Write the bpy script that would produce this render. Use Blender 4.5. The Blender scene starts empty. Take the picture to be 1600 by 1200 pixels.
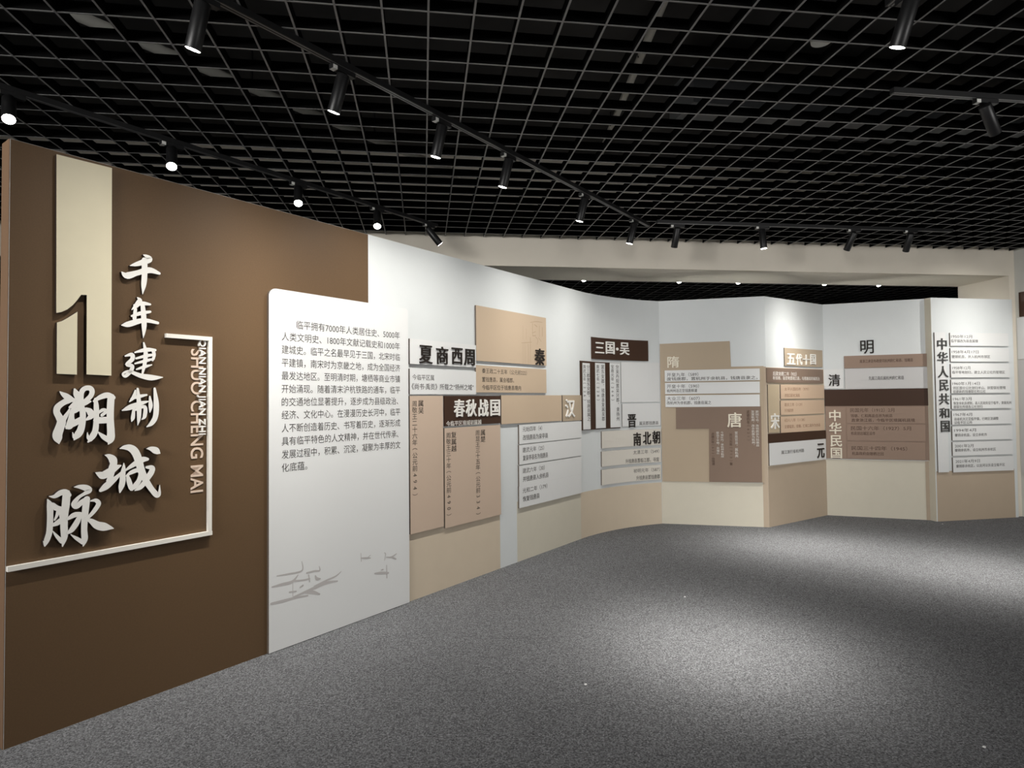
# -*- coding: utf-8 -*-
import bpy, bmesh, math, random
from mathutils import Matrix, Vector
random.seed(7)
SC = bpy.context.scene
COL = SC.collection

# ------------------------------------------------------------------ camera
cam_data = bpy.data.cameras.new('camera')
cam_data.sensor_fit = 'HORIZONTAL'
cam_data.sensor_width = 36.0
cam_data.lens = 982.23 / 1600.0 * 36.0
cam_data.clip_start = 0.02
camera = bpy.data.objects.new('camera', cam_data)
COL.objects.link(camera)
CM = [[0.990199, 0.006623, -0.139506], [-0.139267, -0.028302, -0.98985], [-0.010504, 0.999577, -0.027102]]
camera.matrix_world = Matrix([CM[0] + [0.0], CM[1] + [0.0], CM[2] + [1.5], [0, 0, 0, 1]])
SC.camera = camera

# ------------------------------------------------------------------ world, exposure
world = bpy.data.worlds.new('world')
SC.world = world
world.use_nodes = True
world.node_tree.nodes['Background'].inputs[0].default_value = (0.8, 0.85, 0.9, 1)
world.node_tree.nodes['Background'].inputs[1].default_value = 0.02
SC.view_settings.view_transform = 'Standard'
SC.view_settings.look = 'None'
SC.view_settings.exposure = 1.0
SC.view_settings.gamma = 1.0
SC.view_settings.use_curve_mapping = False

LAMP_COLOR = (1.0, 0.965, 0.90)

# added soft fill without fixtures, standing in for the rest of the hall
def fill_light(loc, target, size, watts):
    ld = bpy.data.lights.new('fill_light', 'AREA')
    ld.shape = 'RECTANGLE'; ld.size = size; ld.size_y = 1.2; ld.spread = math.radians(110); ld.energy = watts; ld.color = (1.0, 0.985, 0.96)
    lo = bpy.data.objects.new('fill_light', ld); COL.objects.link(lo)
    lo.location = loc
    lo.rotation_euler = (Vector(target) - Vector(loc)).to_track_quat('-Z', 'Y').to_euler()
fill_light((-4.4, -1.4, 3.0), (3.2, 6.9, 1.5), 3.6, 82)
fill_light((5.6, -2.0, 2.6), (3.4, 6.9, 2.4), 2.5, 25)

CEIL = 3.317          # underside of the open-cell ceiling
CELL = 0.21331        # ceiling cell size
SLAB = 4.25

# ------------------------------------------------------------------ measured layout, metres along each wall
PANELS = [('intro_board', 'A', [1.2716, 0.004, 2.4386, 2.205], 'round', 0.02, 0.0, 'white', 'information panel', 'tall white intro board with long Chinese paragraph and faint ink boats, standing on the carpet', None,
  [('h', '临平拥有7000年人类居住史、5000年', 1.4642, 2.3525, 1.995, 0.051, 'ink', 0.0), ('h', '人类文明史、1800年文献记载史和1000年', 1.359, 2.3525, 1.9139, 0.051, 'ink', 0.0), ('h', '建城史。临平之名最早见于三国，北宋时临', 1.359, 2.3525, 1.8328, 0.051, 'ink', 0.0),
   ('h', '平建镇，南宋时为京畿之地，成为全国经济', 1.359, 2.3525, 1.7517, 0.051, 'ink', 0.0), ('h', '最发达地区。至明清时期，塘栖等商业市镇', 1.359, 2.3525, 1.6706, 0.051, 'ink', 0.0), ('h', '开始涌现。随着清末沪杭铁路的通车，临平', 1.359, 2.3525, 1.5895, 0.051, 'ink', 0.0),
   ('h', '的交通地位显著提升，逐步成为县级政治、', 1.359, 2.3325, 1.5084, 0.051, 'ink', 0.0), ('h', '经济、文化中心。在漫漫历史长河中，临平', 1.359, 2.3525, 1.4274, 0.051, 'ink', 0.0), ('h', '人不断创造着历史、书写着历史，逐渐形成', 1.359, 2.3525, 1.3463, 0.051, 'ink', 0.0),
   ('h', '具有临平特色的人文精神，并在世代传承、', 1.359, 2.3325, 1.2652, 0.051, 'ink', 0.0), ('h', '发展过程中，积累、沉淀，凝聚为丰厚的文', 1.359, 2.3525, 1.1841, 0.051, 'ink', 0.0), ('h', '化底蕴。', 1.359, 1.5431, 1.103, 0.051, 'ink', 0.0)]),
 ('title_board', 'A', [2.4617, 1.7909, 3.2537, 1.9838], None, 0.014, 0.0, 'white', 'title panel', 'white Xia Shang Zhou title board 夏商西周 with four raised dark characters beside the intro board', 'Xia to Zhou panels',
  [('c', '夏', 2.5607, 1.7987, 2.7055, 1.9415, 'black'), ('c', '商', 2.7511, 1.8011, 2.8896, 1.9438, 'black'), ('c', '西', 2.9342, 1.8083, 3.0688, 1.9451, 'black'), ('c', '周', 3.091, 1.8054, 3.228, 1.9441, 'black')]),
 ('text_board', 'A', [2.4598, 1.5592, 3.2504, 1.7545], None, 0.014, 0.0, 'white', 'text panel', 'pale two-line caption board directly under the Xia Shang Zhou title 夏商西周', 'Xia to Zhou panels',
  [('h', '今临平区属', 2.4865, 2.7263, 1.6894, 0.0416, 'ink', 0.0), ('h', '《尚书·禹贡》所载之“扬州之域”', 2.4791, 3.2169, 1.6184, 0.0463, 'ink', 0.008)]),
 ('text_board', 'A', [2.4581, 0.5033, 2.8292, 1.5478], None, 0.014, 0.0, 'pink', 'text panel', 'narrow pinkish beige board with one long vertical text column touching the intro board', 'Spring and Autumn panels',
  [('v', '属吴', 2.5772, 1.5157, 1.4061, 0.0525, 'ink', 0.01), ('v', '周敬王二十六年（公元前494）', 2.5088, 1.5112, 0.772, 0.0478, 'ink', 0.0)]),
 ('title_board', 'A', [2.8468, 1.3026, 3.5914, 1.5479], None, 0.014, 0.0, 'dark', 'title panel', 'dark brown Warring States title board 春秋战国 with four white characters and one small line', 'Spring and Autumn panels',
  [('c', '春', 2.9583, 1.3734, 3.092, 1.519, 'whitel'), ('c', '秋', 3.1062, 1.3721, 3.2478, 1.5184, 'whitel'), ('c', '战', 3.2759, 1.3679, 3.4113, 1.5177, 'whitel'), ('c', '国', 3.4408, 1.3693, 3.5782, 1.5142, 'whitel'),
   ('h', '今临平区境域初属越', 2.8651, 3.3168, 1.3198, 0.0414, 'whiteink', 0.01)]),
 ('text_board', 'A', [2.8439, 0.4835, 3.5874, 1.287], None, 0.014, 0.0, 'pink', 'text panel', 'wide pinkish beige board with two vertical text columns under the Warring States title', 'Spring and Autumn panels',
  [('v', '复属越', 2.9565, 1.2547, 1.0864, 0.0552, 'ink', 0.012), ('v', '周敬王三十年（公元前490）', 2.891, 1.2497, 0.562, 0.0503, 'ink', 0.0), ('v', '属楚', 3.3371, 1.2569, 1.1428, 0.0575, 'ink', 0.012),
   ('v', '周显王三十五年（公元前334）', 3.2652, 1.2542, 0.515, 0.0546, 'ink', 0.0)]),
 ('title_board', 'A', [3.2569, 1.851, 4.364, 2.3314], None, 0.014, 0.0, 'tan', 'title panel', 'large square tan board with faint sketch and raised black Qin character 秦', 'Qin panels', [('c', '秦', 4.1502, 1.8528, 4.3289, 2.015, 'black')]),
 ('text_board', 'A', [3.2496, 1.5776, 4.358, 1.8129], None, 0.014, 0.0, 'tan', 'text panel', 'tan three-line caption board directly under the square Qin board 秦', 'Qin panels',
  [('h', '秦王政二十五年（公元前222）', 3.3324, 4.0142, 1.7658, 0.0419, 'ink', 0.0), ('h', '置钱唐县，属会稽郡。', 3.3313, 3.8044, 1.6905, 0.0419, 'ink', 0.0), ('h', '今临平区位于钱唐县境内', 3.3303, 3.9162, 1.6206, 0.0419, 'ink', 0.008)]),
 ('backing_board', 'A', [3.6051, 1.291, 4.6432, 1.5541], None, 0.014, 0.0, 'tan', 'panel', 'blank tan board between the dark Warring States title and the Han title', 'Han panels', []),
 ('title_board', 'A', [4.6621, 1.2837, 5.0531, 1.5555], None, 0.014, 0.0, 'tan2', 'title panel', 'small tan Han title board with one raised white character 汉', 'Han panels', [('c', '汉', 4.712, 1.3211, 4.904, 1.5119, 'whitel')]),
 ('text_board', 'A', [3.8787, 1.0944, 5.0481, 1.2747], None, 0.014, 0.0, 'white', 'text panel', 'topmost of the four stacked white boards under the Han title 汉', 'Han list panels',
  [('h', '元始四年（4）', 3.9355, 4.2694, 1.2302, 0.0454, 'ink', 0.0), ('h', '改钱唐县为泉亭县', 3.9393, 4.3722, 1.1513, 0.0483, 'ink', 0.012)]),
 ('text_board', 'A', [3.8752, 0.9014, 5.043, 1.0857], None, 0.014, 0.0, 'white', 'text panel', 'second from top of the four stacked white boards under the Han title 汉', 'Han list panels',
  [('h', '建武元年（25）', 3.9318, 4.2997, 1.0339, 0.0452, 'ink', 0.0), ('h', '复泉亭县名为钱唐县', 3.9356, 4.3679, 0.9581, 0.0482, 'ink', 0.012)]),
 ('text_board', 'A', [3.8716, 0.7007, 5.0377, 0.8914], None, 0.014, 0.0, 'white', 'text panel', 'third from top of the four stacked white boards under the Han title 汉', 'Han list panels',
  [('h', '建武六年（30）', 3.9281, 4.307, 0.8381, 0.0451, 'ink', 0.0), ('h', '并钱唐县入余杭县', 3.9319, 4.3753, 0.7594, 0.0481, 'ink', 0.012)]),
 ('text_board', 'A', [3.8681, 0.4971, 5.0322, 0.7005], None, 0.014, 0.0, 'white', 'text panel', 'bottom one of the four stacked white boards under the Han title 汉', 'Han list panels',
  [('h', '光和二年（179）', 3.9246, 4.3495, 0.6519, 0.045, 'ink', 0.0), ('h', '恢复钱唐县', 3.9283, 4.2101, 0.5733, 0.048, 'ink', 0.012)]),
 ('backing_board', 'A', [5.047, 1.1711, 5.7721, 1.9337], None, 0.01, 0.0, 'dark', 'panel', 'dark brown backing board behind three narrow white vertical strips', 'Three Kingdoms panels', []),
 ('caption_strip', 'A', [5.0764, 1.1789, 5.2275, 1.9105], None, 0.01, 0.01, 'white', 'text panel', 'leftmost of the three narrow white vertical strips on the dark brown backing', 'Three Kingdoms panels',
  [('v', '黄武五年（226）', 5.1175, 1.8901, 1.482, 0.0556, 'ink', 0.0), ('v', '分三郡置东安郡，钱唐县属之', 5.193, 1.8931, 1.2682, 0.0537, 'ink', 0.01)]),
 ('caption_strip', 'A', [5.3316, 1.1823, 5.5129, 1.9205], None, 0.01, 0.01, 'white', 'text panel', 'middle one of the three narrow white vertical strips on the dark brown backing', 'Three Kingdoms panels',
  [('v', '黄武七年（228）', 5.38, 1.8998, 1.4799, 0.0497, 'ink', 0.0), ('v', '罢东安郡，钱唐县复属吴郡', 5.4707, 1.9029, 1.2599, 0.048, 'ink', 0.01)]),
 ('caption_strip', 'A', [5.5961, 1.1827, 5.762, 1.9294], None, 0.01, 0.01, 'white', 'text panel', 'rightmost of the three narrow white vertical strips on the dark brown backing', 'Three Kingdoms panels',
  [('v', '宝鼎元年（266）', 5.64, 1.9079, 1.4776, 0.0454, 'ink', 0.0), ('v', '分吴丹阳置吴兴郡，隶扬州', 5.7232, 1.9102, 1.2528, 0.0443, 'ink', 0.01)]),
 ('title_board', 'A', [5.2836, 1.9645, 6.2156, 2.2103], None, 0.014, 0.0, 'dark', 'title panel', 'dark brown Three Kingdoms title board 三国·吴 above the three narrow strips', 'Three Kingdoms panels',
  [('c', '三', 5.3395, 2.0316, 5.5035, 2.1568, 'whitel'), ('c', '国', 5.5337, 2.0313, 5.6839, 2.1731, 'whitel'), ('c', '·', 5.71, 2.0764, 5.7484, 2.1102, 'whitel'), ('c', '吴', 5.7745, 2.0294, 5.9234, 2.1753, 'whitel')]),
 ('backing_board', 'A', [5.7987, 1.4705, 6.3801, 1.9464], None, 0.006, 0.0, 'white', 'panel', 'blank white board beside the three narrow strips under the Three Kingdoms title', 'Jin panels', []),
 ('title_board', 'A', [5.8039, 1.1869, 6.3791, 1.4537], None, 0.01, 0.0, 'white', 'title panel', 'white Jin title board with one raised dark character 晋 and one small caption', 'Jin panels',
  [('c', '晋', 5.886, 1.1733, 6.0157, 1.3297, 'black'), ('h', '属吴郡钱唐县', 6.0684, 6.3481, 1.2176, 0.042, 'ink', 0.01)]),
 ('title_board', 'A', [5.4436, 0.9504, 6.379, 1.1449], None, 0.014, 0.0, 'cream2', 'title panel', 'off-white Northern and Southern title board 南北朝 with three raised dark characters', 'Northern and Southern panels',
  [('c', '南', 5.9683, 0.9539, 6.0819, 1.1103, 'black'), ('c', '北', 6.1138, 0.9633, 6.233, 1.1154, 'black'), ('c', '朝', 6.2547, 0.9688, 6.3613, 1.122, 'black')]),
 ('text_board', 'A', [5.4384, 0.7439, 6.3749, 0.9166], None, 0.014, 0.0, 'cream2', 'text panel', 'upper of the two off-white caption boards under the title 南北朝', 'Northern and Southern panels',
  [('h', '太清三年（549）', 5.9639, 6.3504, 0.8757, 0.0454, 'ink', 0.0), ('h', '升钱唐县置临江郡，寻废', 5.8416, 6.3458, 0.7771, 0.0486, 'ink', 0.01)]),
 ('text_board', 'A', [5.4337, 0.5354, 6.3708, 0.7106], None, 0.014, 0.0, 'cream2', 'text panel', 'lower of the two off-white caption boards under the title 南北朝', 'Northern and Southern panels',
  [('h', '祯明元年（587）', 5.9664, 6.3551, 0.6563, 0.0453, 'ink', 0.0), ('h', '升钱唐县置钱唐郡', 6.0069, 6.3535, 0.5705, 0.0491, 'ink', 0.012)]),
 ('backing_board', 'C', None, [[0.0041, 2.1761], [0.8125, 2.1843], [0.8211, 1.8797], [1.184, 1.8787], [1.1638, 0.5181], [0.0084, 0.5093]], 0.008, 0.0, 'tan2', 'panel', 'stepped light brown backing board with raised pale Sui character 隋',
  'Sui and Tang panels', [('c', '隋', 0.0901, 1.8828, 0.2268, 2.0214, 'creaml')]),
 ('text_board', 'C', [0.057, 1.7144, 1.1385, 1.8509], None, 0.012, 0.008, 'white', 'text panel', 'topmost of the three stacked white caption boards under the Sui character 隋', 'Sui and Tang panels',
  [('h', '开皇九年（589）', 0.0829, 0.448, 1.7958, 0.0427, 'ink', 0.0), ('h', '废钱唐郡，置杭州于余杭县，钱唐县隶之，', 0.082, 1.1109, 1.7453, 0.0389, 'ink', 0.01)]),
 ('text_board', 'C', [0.0583, 1.5643, 1.1355, 1.6991], None, 0.012, 0.008, 'white', 'text panel', 'middle one of the three stacked white caption boards under the Sui character 隋', 'Sui and Tang panels',
  [('h', '开皇十年（590）', 0.0806, 0.4529, 1.656, 0.0427, 'ink', 0.0), ('h', '杭州州治迁至钱唐柳浦', 0.0797, 0.4299, 1.6032, 0.0389, 'ink', 0.01)]),
 ('text_board', 'C', [0.0596, 1.4068, 1.1324, 1.5475], None, 0.012, 0.008, 'white', 'text panel', 'lowest of the three stacked white caption boards under the Sui character 隋', 'Sui and Tang panels',
  [('h', '大业三年（607）', 0.0781, 0.4577, 1.5085, 0.0427, 'ink', 0.0), ('h', '改杭州为余杭郡，钱唐县属之', 0.0772, 0.5886, 1.4565, 0.0388, 'ink', 0.01)]),
 ('title_board', 'C', None, [[0.1811, 1.399], [1.1429, 1.4067], [1.1393, 0.5213], [0.5533, 0.5167], [0.5611, 1.1481], [0.179, 1.1441]], 0.01, 0.008, 'brownpink', 'title panel',
  'stepped greyish brown Tang board with raised pale character 唐 and vertical text columns', 'Sui and Tang panels',
  [('c', '唐', 0.7648, 1.1633, 0.9278, 1.3384, 'creaml'), ('v', '武德四年（621）', 1.0007, 1.3627, 0.9944, 0.0299, 'darkink', 0.01), ('v', '复置杭州，改余杭郡为杭州，', 1.0532, 1.3624, 0.9347, 0.0297, 'whiteink', 0.02),
   ('v', '避国号讳，改钱唐县为钱塘县', 1.0991, 1.3621, 0.9351, 0.031, 'whiteink', 0.02), ('v', '贞观六年（632）自钱塘', 0.6004, 1.0986, 0.7112, 0.0306, 'darkink', 0.01), ('v', '徙治于平地，县城在', 0.6562, 1.114, 0.8408, 0.029, 'whiteink', 0.02),
   ('v', '今城区内，隶杭州余杭郡', 0.705, 1.114, 0.8035, 0.0289, 'whiteink', 0.02), ('v', '开元元年（713）复', 0.8027, 1.0915, 0.7141, 0.0301, 'darkink', 0.01), ('v', '置盐官县，属杭州', 0.8647, 1.1143, 0.8053, 0.03, 'whiteink', 0.02)]),
 ('title_board', 'D', [0.3655, 1.8896, 1.2104, 2.1066], None, 0.012, 0.0, 'tan2', 'title panel', 'small tan Five Dynasties title board 五代十国 with four raised white characters', 'Five Dynasties panels',
  [('c', '五', 0.4073, 1.9073, 0.5848, 2.0424, 'whitel'), ('c', '代', 0.6027, 1.9054, 0.7357, 2.0437, 'whitel'), ('c', '十', 0.7482, 1.9094, 0.9047, 2.0383, 'whitel'), ('c', '国', 0.9208, 1.9184, 1.0426, 2.0498, 'whitel')]),
 ('text_board', 'D', [-0.0015, 1.6846, 1.2165, 1.8593], None, 0.012, 0.0, 'brownpink', 'text panel', 'brown caption board with two white text lines under the Five Dynasties title', 'Five Dynasties panels',
  [('h', '后梁龙德二年（922）', 0.1181, 0.6121, 1.7923, 0.0455, 'whiteink', 0.015), ('h', '析钱塘、盐官地置钱江县，与钱塘县同城而治', 0.1162, 1.1286, 1.7408, 0.0416, 'whiteink', 0.015)]),
 ('title_board', 'D', [0.0102, 1.0987, 0.2343, 1.6607], None, 0.012, 0.0, 'cream3', 'title panel', 'narrow tall beige Song board with one raised white character 宋', 'Song panels', [('c', '宋', 0.0488, 1.1371, 0.2226, 1.3229, 'whitel')]),
 ('text_board', 'D', [0.2688, 1.492, 1.2307, 1.6623], None, 0.012, 0.0, 'peach', 'text panel', 'topmost of the three stacked peach caption boards beside the Song character 宋', 'Song panels',
  [('h', '太平兴国四年（979）', 0.3471, 0.8733, 1.609, 0.0385, 'redink', 0.0), ('h', '改钱江县为仁和县', 0.3508, 0.6712, 1.532, 0.0385, 'redink', 0.01)]),
 ('text_board', 'D', [0.2616, 1.2996, 1.2222, 1.4713], None, 0.012, 0.0, 'peach', 'text panel', 'middle one of the three stacked peach caption boards beside the Song character 宋', 'Song panels',
  [('h', '建炎三年（1129）', 0.3398, 0.7229, 1.4207, 0.0383, 'redink', 0.0), ('h', '升为临安府', 0.3438, 0.5255, 1.3516, 0.0384, 'redink', 0.01)]),
 ('text_board', 'D', [0.2543, 1.0874, 1.2128, 1.2807], None, 0.012, 0.0, 'peach', 'text panel', 'lowest of the three stacked peach caption boards beside the Song character 宋', 'Song panels',
  [('h', '绍兴八年（1138）', 0.3326, 0.7718, 1.233, 0.0382, 'redink', 0.0), ('h', '定都临安，钱塘、仁和二县升为赤县', 0.3363, 1.1181, 1.1563, 0.0382, 'redink', 0.01)]),
 ('backing_board', 'D', [0.0083, 0.9758, 1.2457, 1.0846], None, 0.014, 0.0, 'dark', 'panel', 'short blank dark brown band above the white Yuan board 元', 'Yuan panels', []),
 ('title_board', 'D', [0.0109, 0.7148, 1.2387, 0.9837], None, 0.014, 0.0, 'white', 'title panel', 'white Yuan board with raised black character 元 and one short text line', 'Yuan panels',
  [('c', '元', 1.0249, 0.7406, 1.1899, 0.9225, 'black'), ('h', '属江浙行省杭州路', 0.2521, 0.7349, 0.8549, 0.0416, 'ink', 0.01)]),
 ('title_letter', 'E', None, None, 0, 0.0, 'none', 'letter', 'raised black Ming character 明 fixed directly on the white wall', None, [('c', '明', 0.4176, 2.0489, 0.5664, 2.2188, 'black')]),
 ('text_board', 'E', [0.2309, 1.869, 1.1638, 2.0269], None, 0.012, 0.0, 'brownpink2', 'text panel', 'brown strip board with one dark text line directly under the Ming character 明', 'Ming and Qing panels',
  [('h', '属浙江承宣布政使司杭州府仁和县、钱塘县', 0.4063, 0.9841, 1.9535, 0.0404, 'darkink', 0.015)]),
 ('title_board', 'E', [-0.0075, 1.6155, 0.2182, 1.8621], None, 0.012, 0.0, 'white', 'title panel', 'small square white Qing board with raised black character 清', 'Ming and Qing panels', [('c', '清', 0.0466, 1.6487, 0.1811, 1.799, 'black')]),
 ('text_board', 'E', [0.2346, 1.6051, 1.1573, 1.8636], None, 0.012, 0.0, 'wgrey', 'text panel', 'wide pale grey board with one short text line beside the Qing character 清', 'Ming and Qing panels',
  [('h', '先属江南后属杭州府仁和县', 0.5011, 0.8835, 1.737, 0.0442, 'ink', 0.015)]),
 ('backing_board', 'E', [-0.002, 1.3929, 1.1621, 1.6027], None, 0.014, 0.0, 'dark', 'panel', 'long blank dark brown band under the pale Qing row 清', 'Ming and Qing panels', []),
 ('title_board', 'E', [0.0009, 0.7242, 1.1591, 1.3932], None, 0.01, 0.0, 'brownpink2', 'title panel', 'large brown board with raised pale vertical title 中华民国 of four characters', 'Republic panels',
  [('c', '中', 0.0441, 1.2007, 0.1763, 1.3429, 'creaml'), ('c', '华', 0.0406, 1.0381, 0.1822, 1.1841, 'creaml'), ('c', '民', 0.051, 0.8757, 0.1844, 1.0206, 'creaml'), ('c', '国', 0.052, 0.7297, 0.1812, 0.8622, 'creaml')]),
 ('text_board', 'E', [0.242, 1.1747, 1.1001, 1.3834], None, 0.006, 0.01, 'brownpink2', 'text panel', 'topmost of the three thin brown caption boards beside the pale vertical title 中华民国', 'Republic panels',
  [('h', '民国元年（1912）2月', 0.2849, 0.771, 1.3386, 0.0487, 'darkink', 0), ('h', '钱塘、仁和两县合并为杭县', 0.2905, 0.7487, 1.2681, 0.0405, 'darkink', 0.01), ('h', '直隶浙江省，今临平区境属杭县境', 0.2964, 0.9867, 1.213, 0.0405, 'darkink', 0.015)]),
 ('text_board', 'E', [0.2406, 0.9563, 1.0948, 1.1561], None, 0.006, 0.01, 'brownpink2', 'text panel', 'middle one of the three thin brown caption boards beside the pale vertical title 中华民国', 'Republic panels',
  [('h', '民国十六年（1927）5月', 0.2871, 0.9436, 1.1118, 0.0486, 'darkink', 0), ('h', '杭县划出城区设市', 0.2891, 0.5554, 1.0471, 0.0404, 'darkink', 0.01)]),
 ('text_board', 'E', [0.2392, 0.7304, 1.0893, 0.9292], None, 0.006, 0.01, 'brownpink2', 'text panel', 'lowest of the three thin brown caption boards beside the pale vertical title 中华民国', 'Republic panels',
  [('h', '民国三十四年（1945）', 0.2887, 0.8968, 0.8612, 0.0484, 'darkink', 0), ('h', '杭县政府由塘栖迁回', 0.2943, 0.6405, 0.7943, 0.0404, 'darkink', 0.01)]),
 ('title_board', 'F', [0.025, 0.5878, 0.1776, 2.2763], None, 0.014, 0.0, 'white', 'title panel', 'tall narrow white board with raised grey vertical title 中华人民共和国 of seven characters', 'Modern era panels',
  [('c', '中', 0.0561, 2.0659, 0.1901, 2.2051, 'grey'), ('c', '华', 0.0505, 1.9001, 0.1999, 2.0396, 'grey'), ('c', '人', 0.0538, 1.729, 0.2004, 1.8689, 'grey'), ('c', '民', 0.069, 1.5682, 0.1976, 1.7038, 'grey'),
   ('c', '共', 0.058, 1.4028, 0.2037, 1.5383, 'grey'), ('c', '和', 0.0576, 1.2378, 0.1981, 1.3635, 'grey'), ('c', '国', 0.074, 1.0722, 0.1987, 1.2088, 'grey')]),
 ('text_board', 'F', [0.2445, 2.1148, 1.0906, 2.273], None, 0.016, 0.0, 'white', 'text panel', 'topmost of the nine white caption boards beside the seven-character title', 'Modern era panels',
  [('h', '1950年12月', 0.2573, 0.5601, 2.2278, 0.039, 'ink', 0), ('h', '临平镇改为县直属镇', 0.2554, 0.6417, 2.1731, 0.0359, 'ink', 0.01)]),
 ('text_board', 'F', [0.2431, 1.9222, 1.0927, 2.0856], None, 0.016, 0.0, 'white', 'text panel', 'second from the top of the nine white caption boards beside the seven-character title', 'Modern era panels',
  [('h', '1958年4月17日', 0.26, 0.6462, 2.0405, 0.039, 'ink', 0), ('h', '撤销杭县，并入杭州市郊区', 0.2579, 0.812, 1.9819, 0.0359, 'ink', 0.01)]),
 ('text_board', 'F', [0.2416, 1.7291, 1.0949, 1.8946], None, 0.016, 0.0, 'white', 'text panel', 'third from the top of the nine white caption boards beside the seven-character title', 'Modern era panels',
  [('h', '1958年12月', 0.2624, 0.5187, 1.8456, 0.0389, 'ink', 0), ('h', '临平等地划归，建立人民公社的管理区', 0.2605, 1.0214, 1.791, 0.0359, 'ink', 0.01)]),
 ('text_board', 'F', [0.24, 1.5386, 1.0971, 1.7039], None, 0.016, 0.0, 'white', 'text panel', 'fourth from the top of the nine white caption boards beside the seven-character title', 'Modern era panels',
  [('h', '1960年1月14日', 0.2558, 0.6508, 1.6548, 0.0389, 'ink', 0), ('h', '郊区部分公社划归半山、拱墅联社管辖', 0.263, 1.0237, 1.6004, 0.0357, 'ink', 0.01), ('h', '组建新的钱塘联社和公社', 0.2615, 0.731, 1.5576, 0.0358, 'ink', 0.01)]),
 ('text_board', 'F', [0.2385, 1.3491, 1.0993, 1.5158], None, 0.016, 0.0, 'white', 'text panel', 'fifth from the top of the nine white caption boards beside the seven-character title', 'Modern era panels',
  [('h', '1961年3月', 0.2585, 0.5237, 1.4683, 0.0389, 'ink', 0), ('h', '恢复余杭县建制，县人民政府设于临平，隶属杭州', 0.2657, 1.1019, 1.4154, 0.0357, 'ink', 0.01), ('h', '原联社所辖各公社划归', 0.2642, 0.6777, 1.3711, 0.0358, 'ink', 0.01)]),
 ('text_board', 'F', [0.237, 1.1583, 1.1015, 1.3249], None, 0.016, 0.0, 'white', 'text panel', 'sixth from the top of the nine white caption boards beside the seven-character title', 'Modern era panels',
  [('h', '1967年4月', 0.261, 0.5262, 1.278, 0.0388, 'ink', 0), ('h', '县级机关迁至临平镇，行政区划调整', 0.2682, 0.9058, 1.2235, 0.0357, 'ink', 0.01), ('h', '设临平区公所', 0.2667, 0.5227, 1.181, 0.0357, 'ink', 0.01)]),
 ('text_board', 'F', [0.2355, 0.9669, 1.1037, 1.1373], None, 0.016, 0.0, 'white', 'text panel', 'seventh from the top of the nine white caption boards beside the seven-character title', 'Modern era panels',
  [('h', '1994年4月', 0.2636, 0.5747, 1.0879, 0.0387, 'ink', 0), ('h', '撤销余杭县，设立余杭市', 0.2706, 0.7303, 1.0297, 0.0356, 'ink', 0.01)]),
 ('text_board', 'F', [0.2339, 0.7813, 1.106, 0.9476], None, 0.016, 0.0, 'white', 'text panel', 'eighth from the top of the nine white caption boards beside the seven-character title', 'Modern era panels',
  [('h', '2001年2月', 0.2661, 0.531, 0.8982, 0.0387, 'ink', 0), ('h', '撤销余杭市，设立杭州市余杭区', 0.2643, 0.8543, 0.8479, 0.0356, 'ink', 0.01)]),
 ('text_board', 'F', [0.2325, 0.5825, 1.1078, 0.7598], None, 0.016, 0.0, 'white', 'text panel', 'lowest of the nine white caption boards beside the seven-character title', 'Modern era panels',
  [('h', '2021年4月9日', 0.2688, 0.6167, 0.7125, 0.0386, 'ink', 0), ('h', '撤销原余杭区，以运河以东设立临平区', 0.2758, 0.9785, 0.6559, 0.0355, 'ink', 0.01)])]
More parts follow.
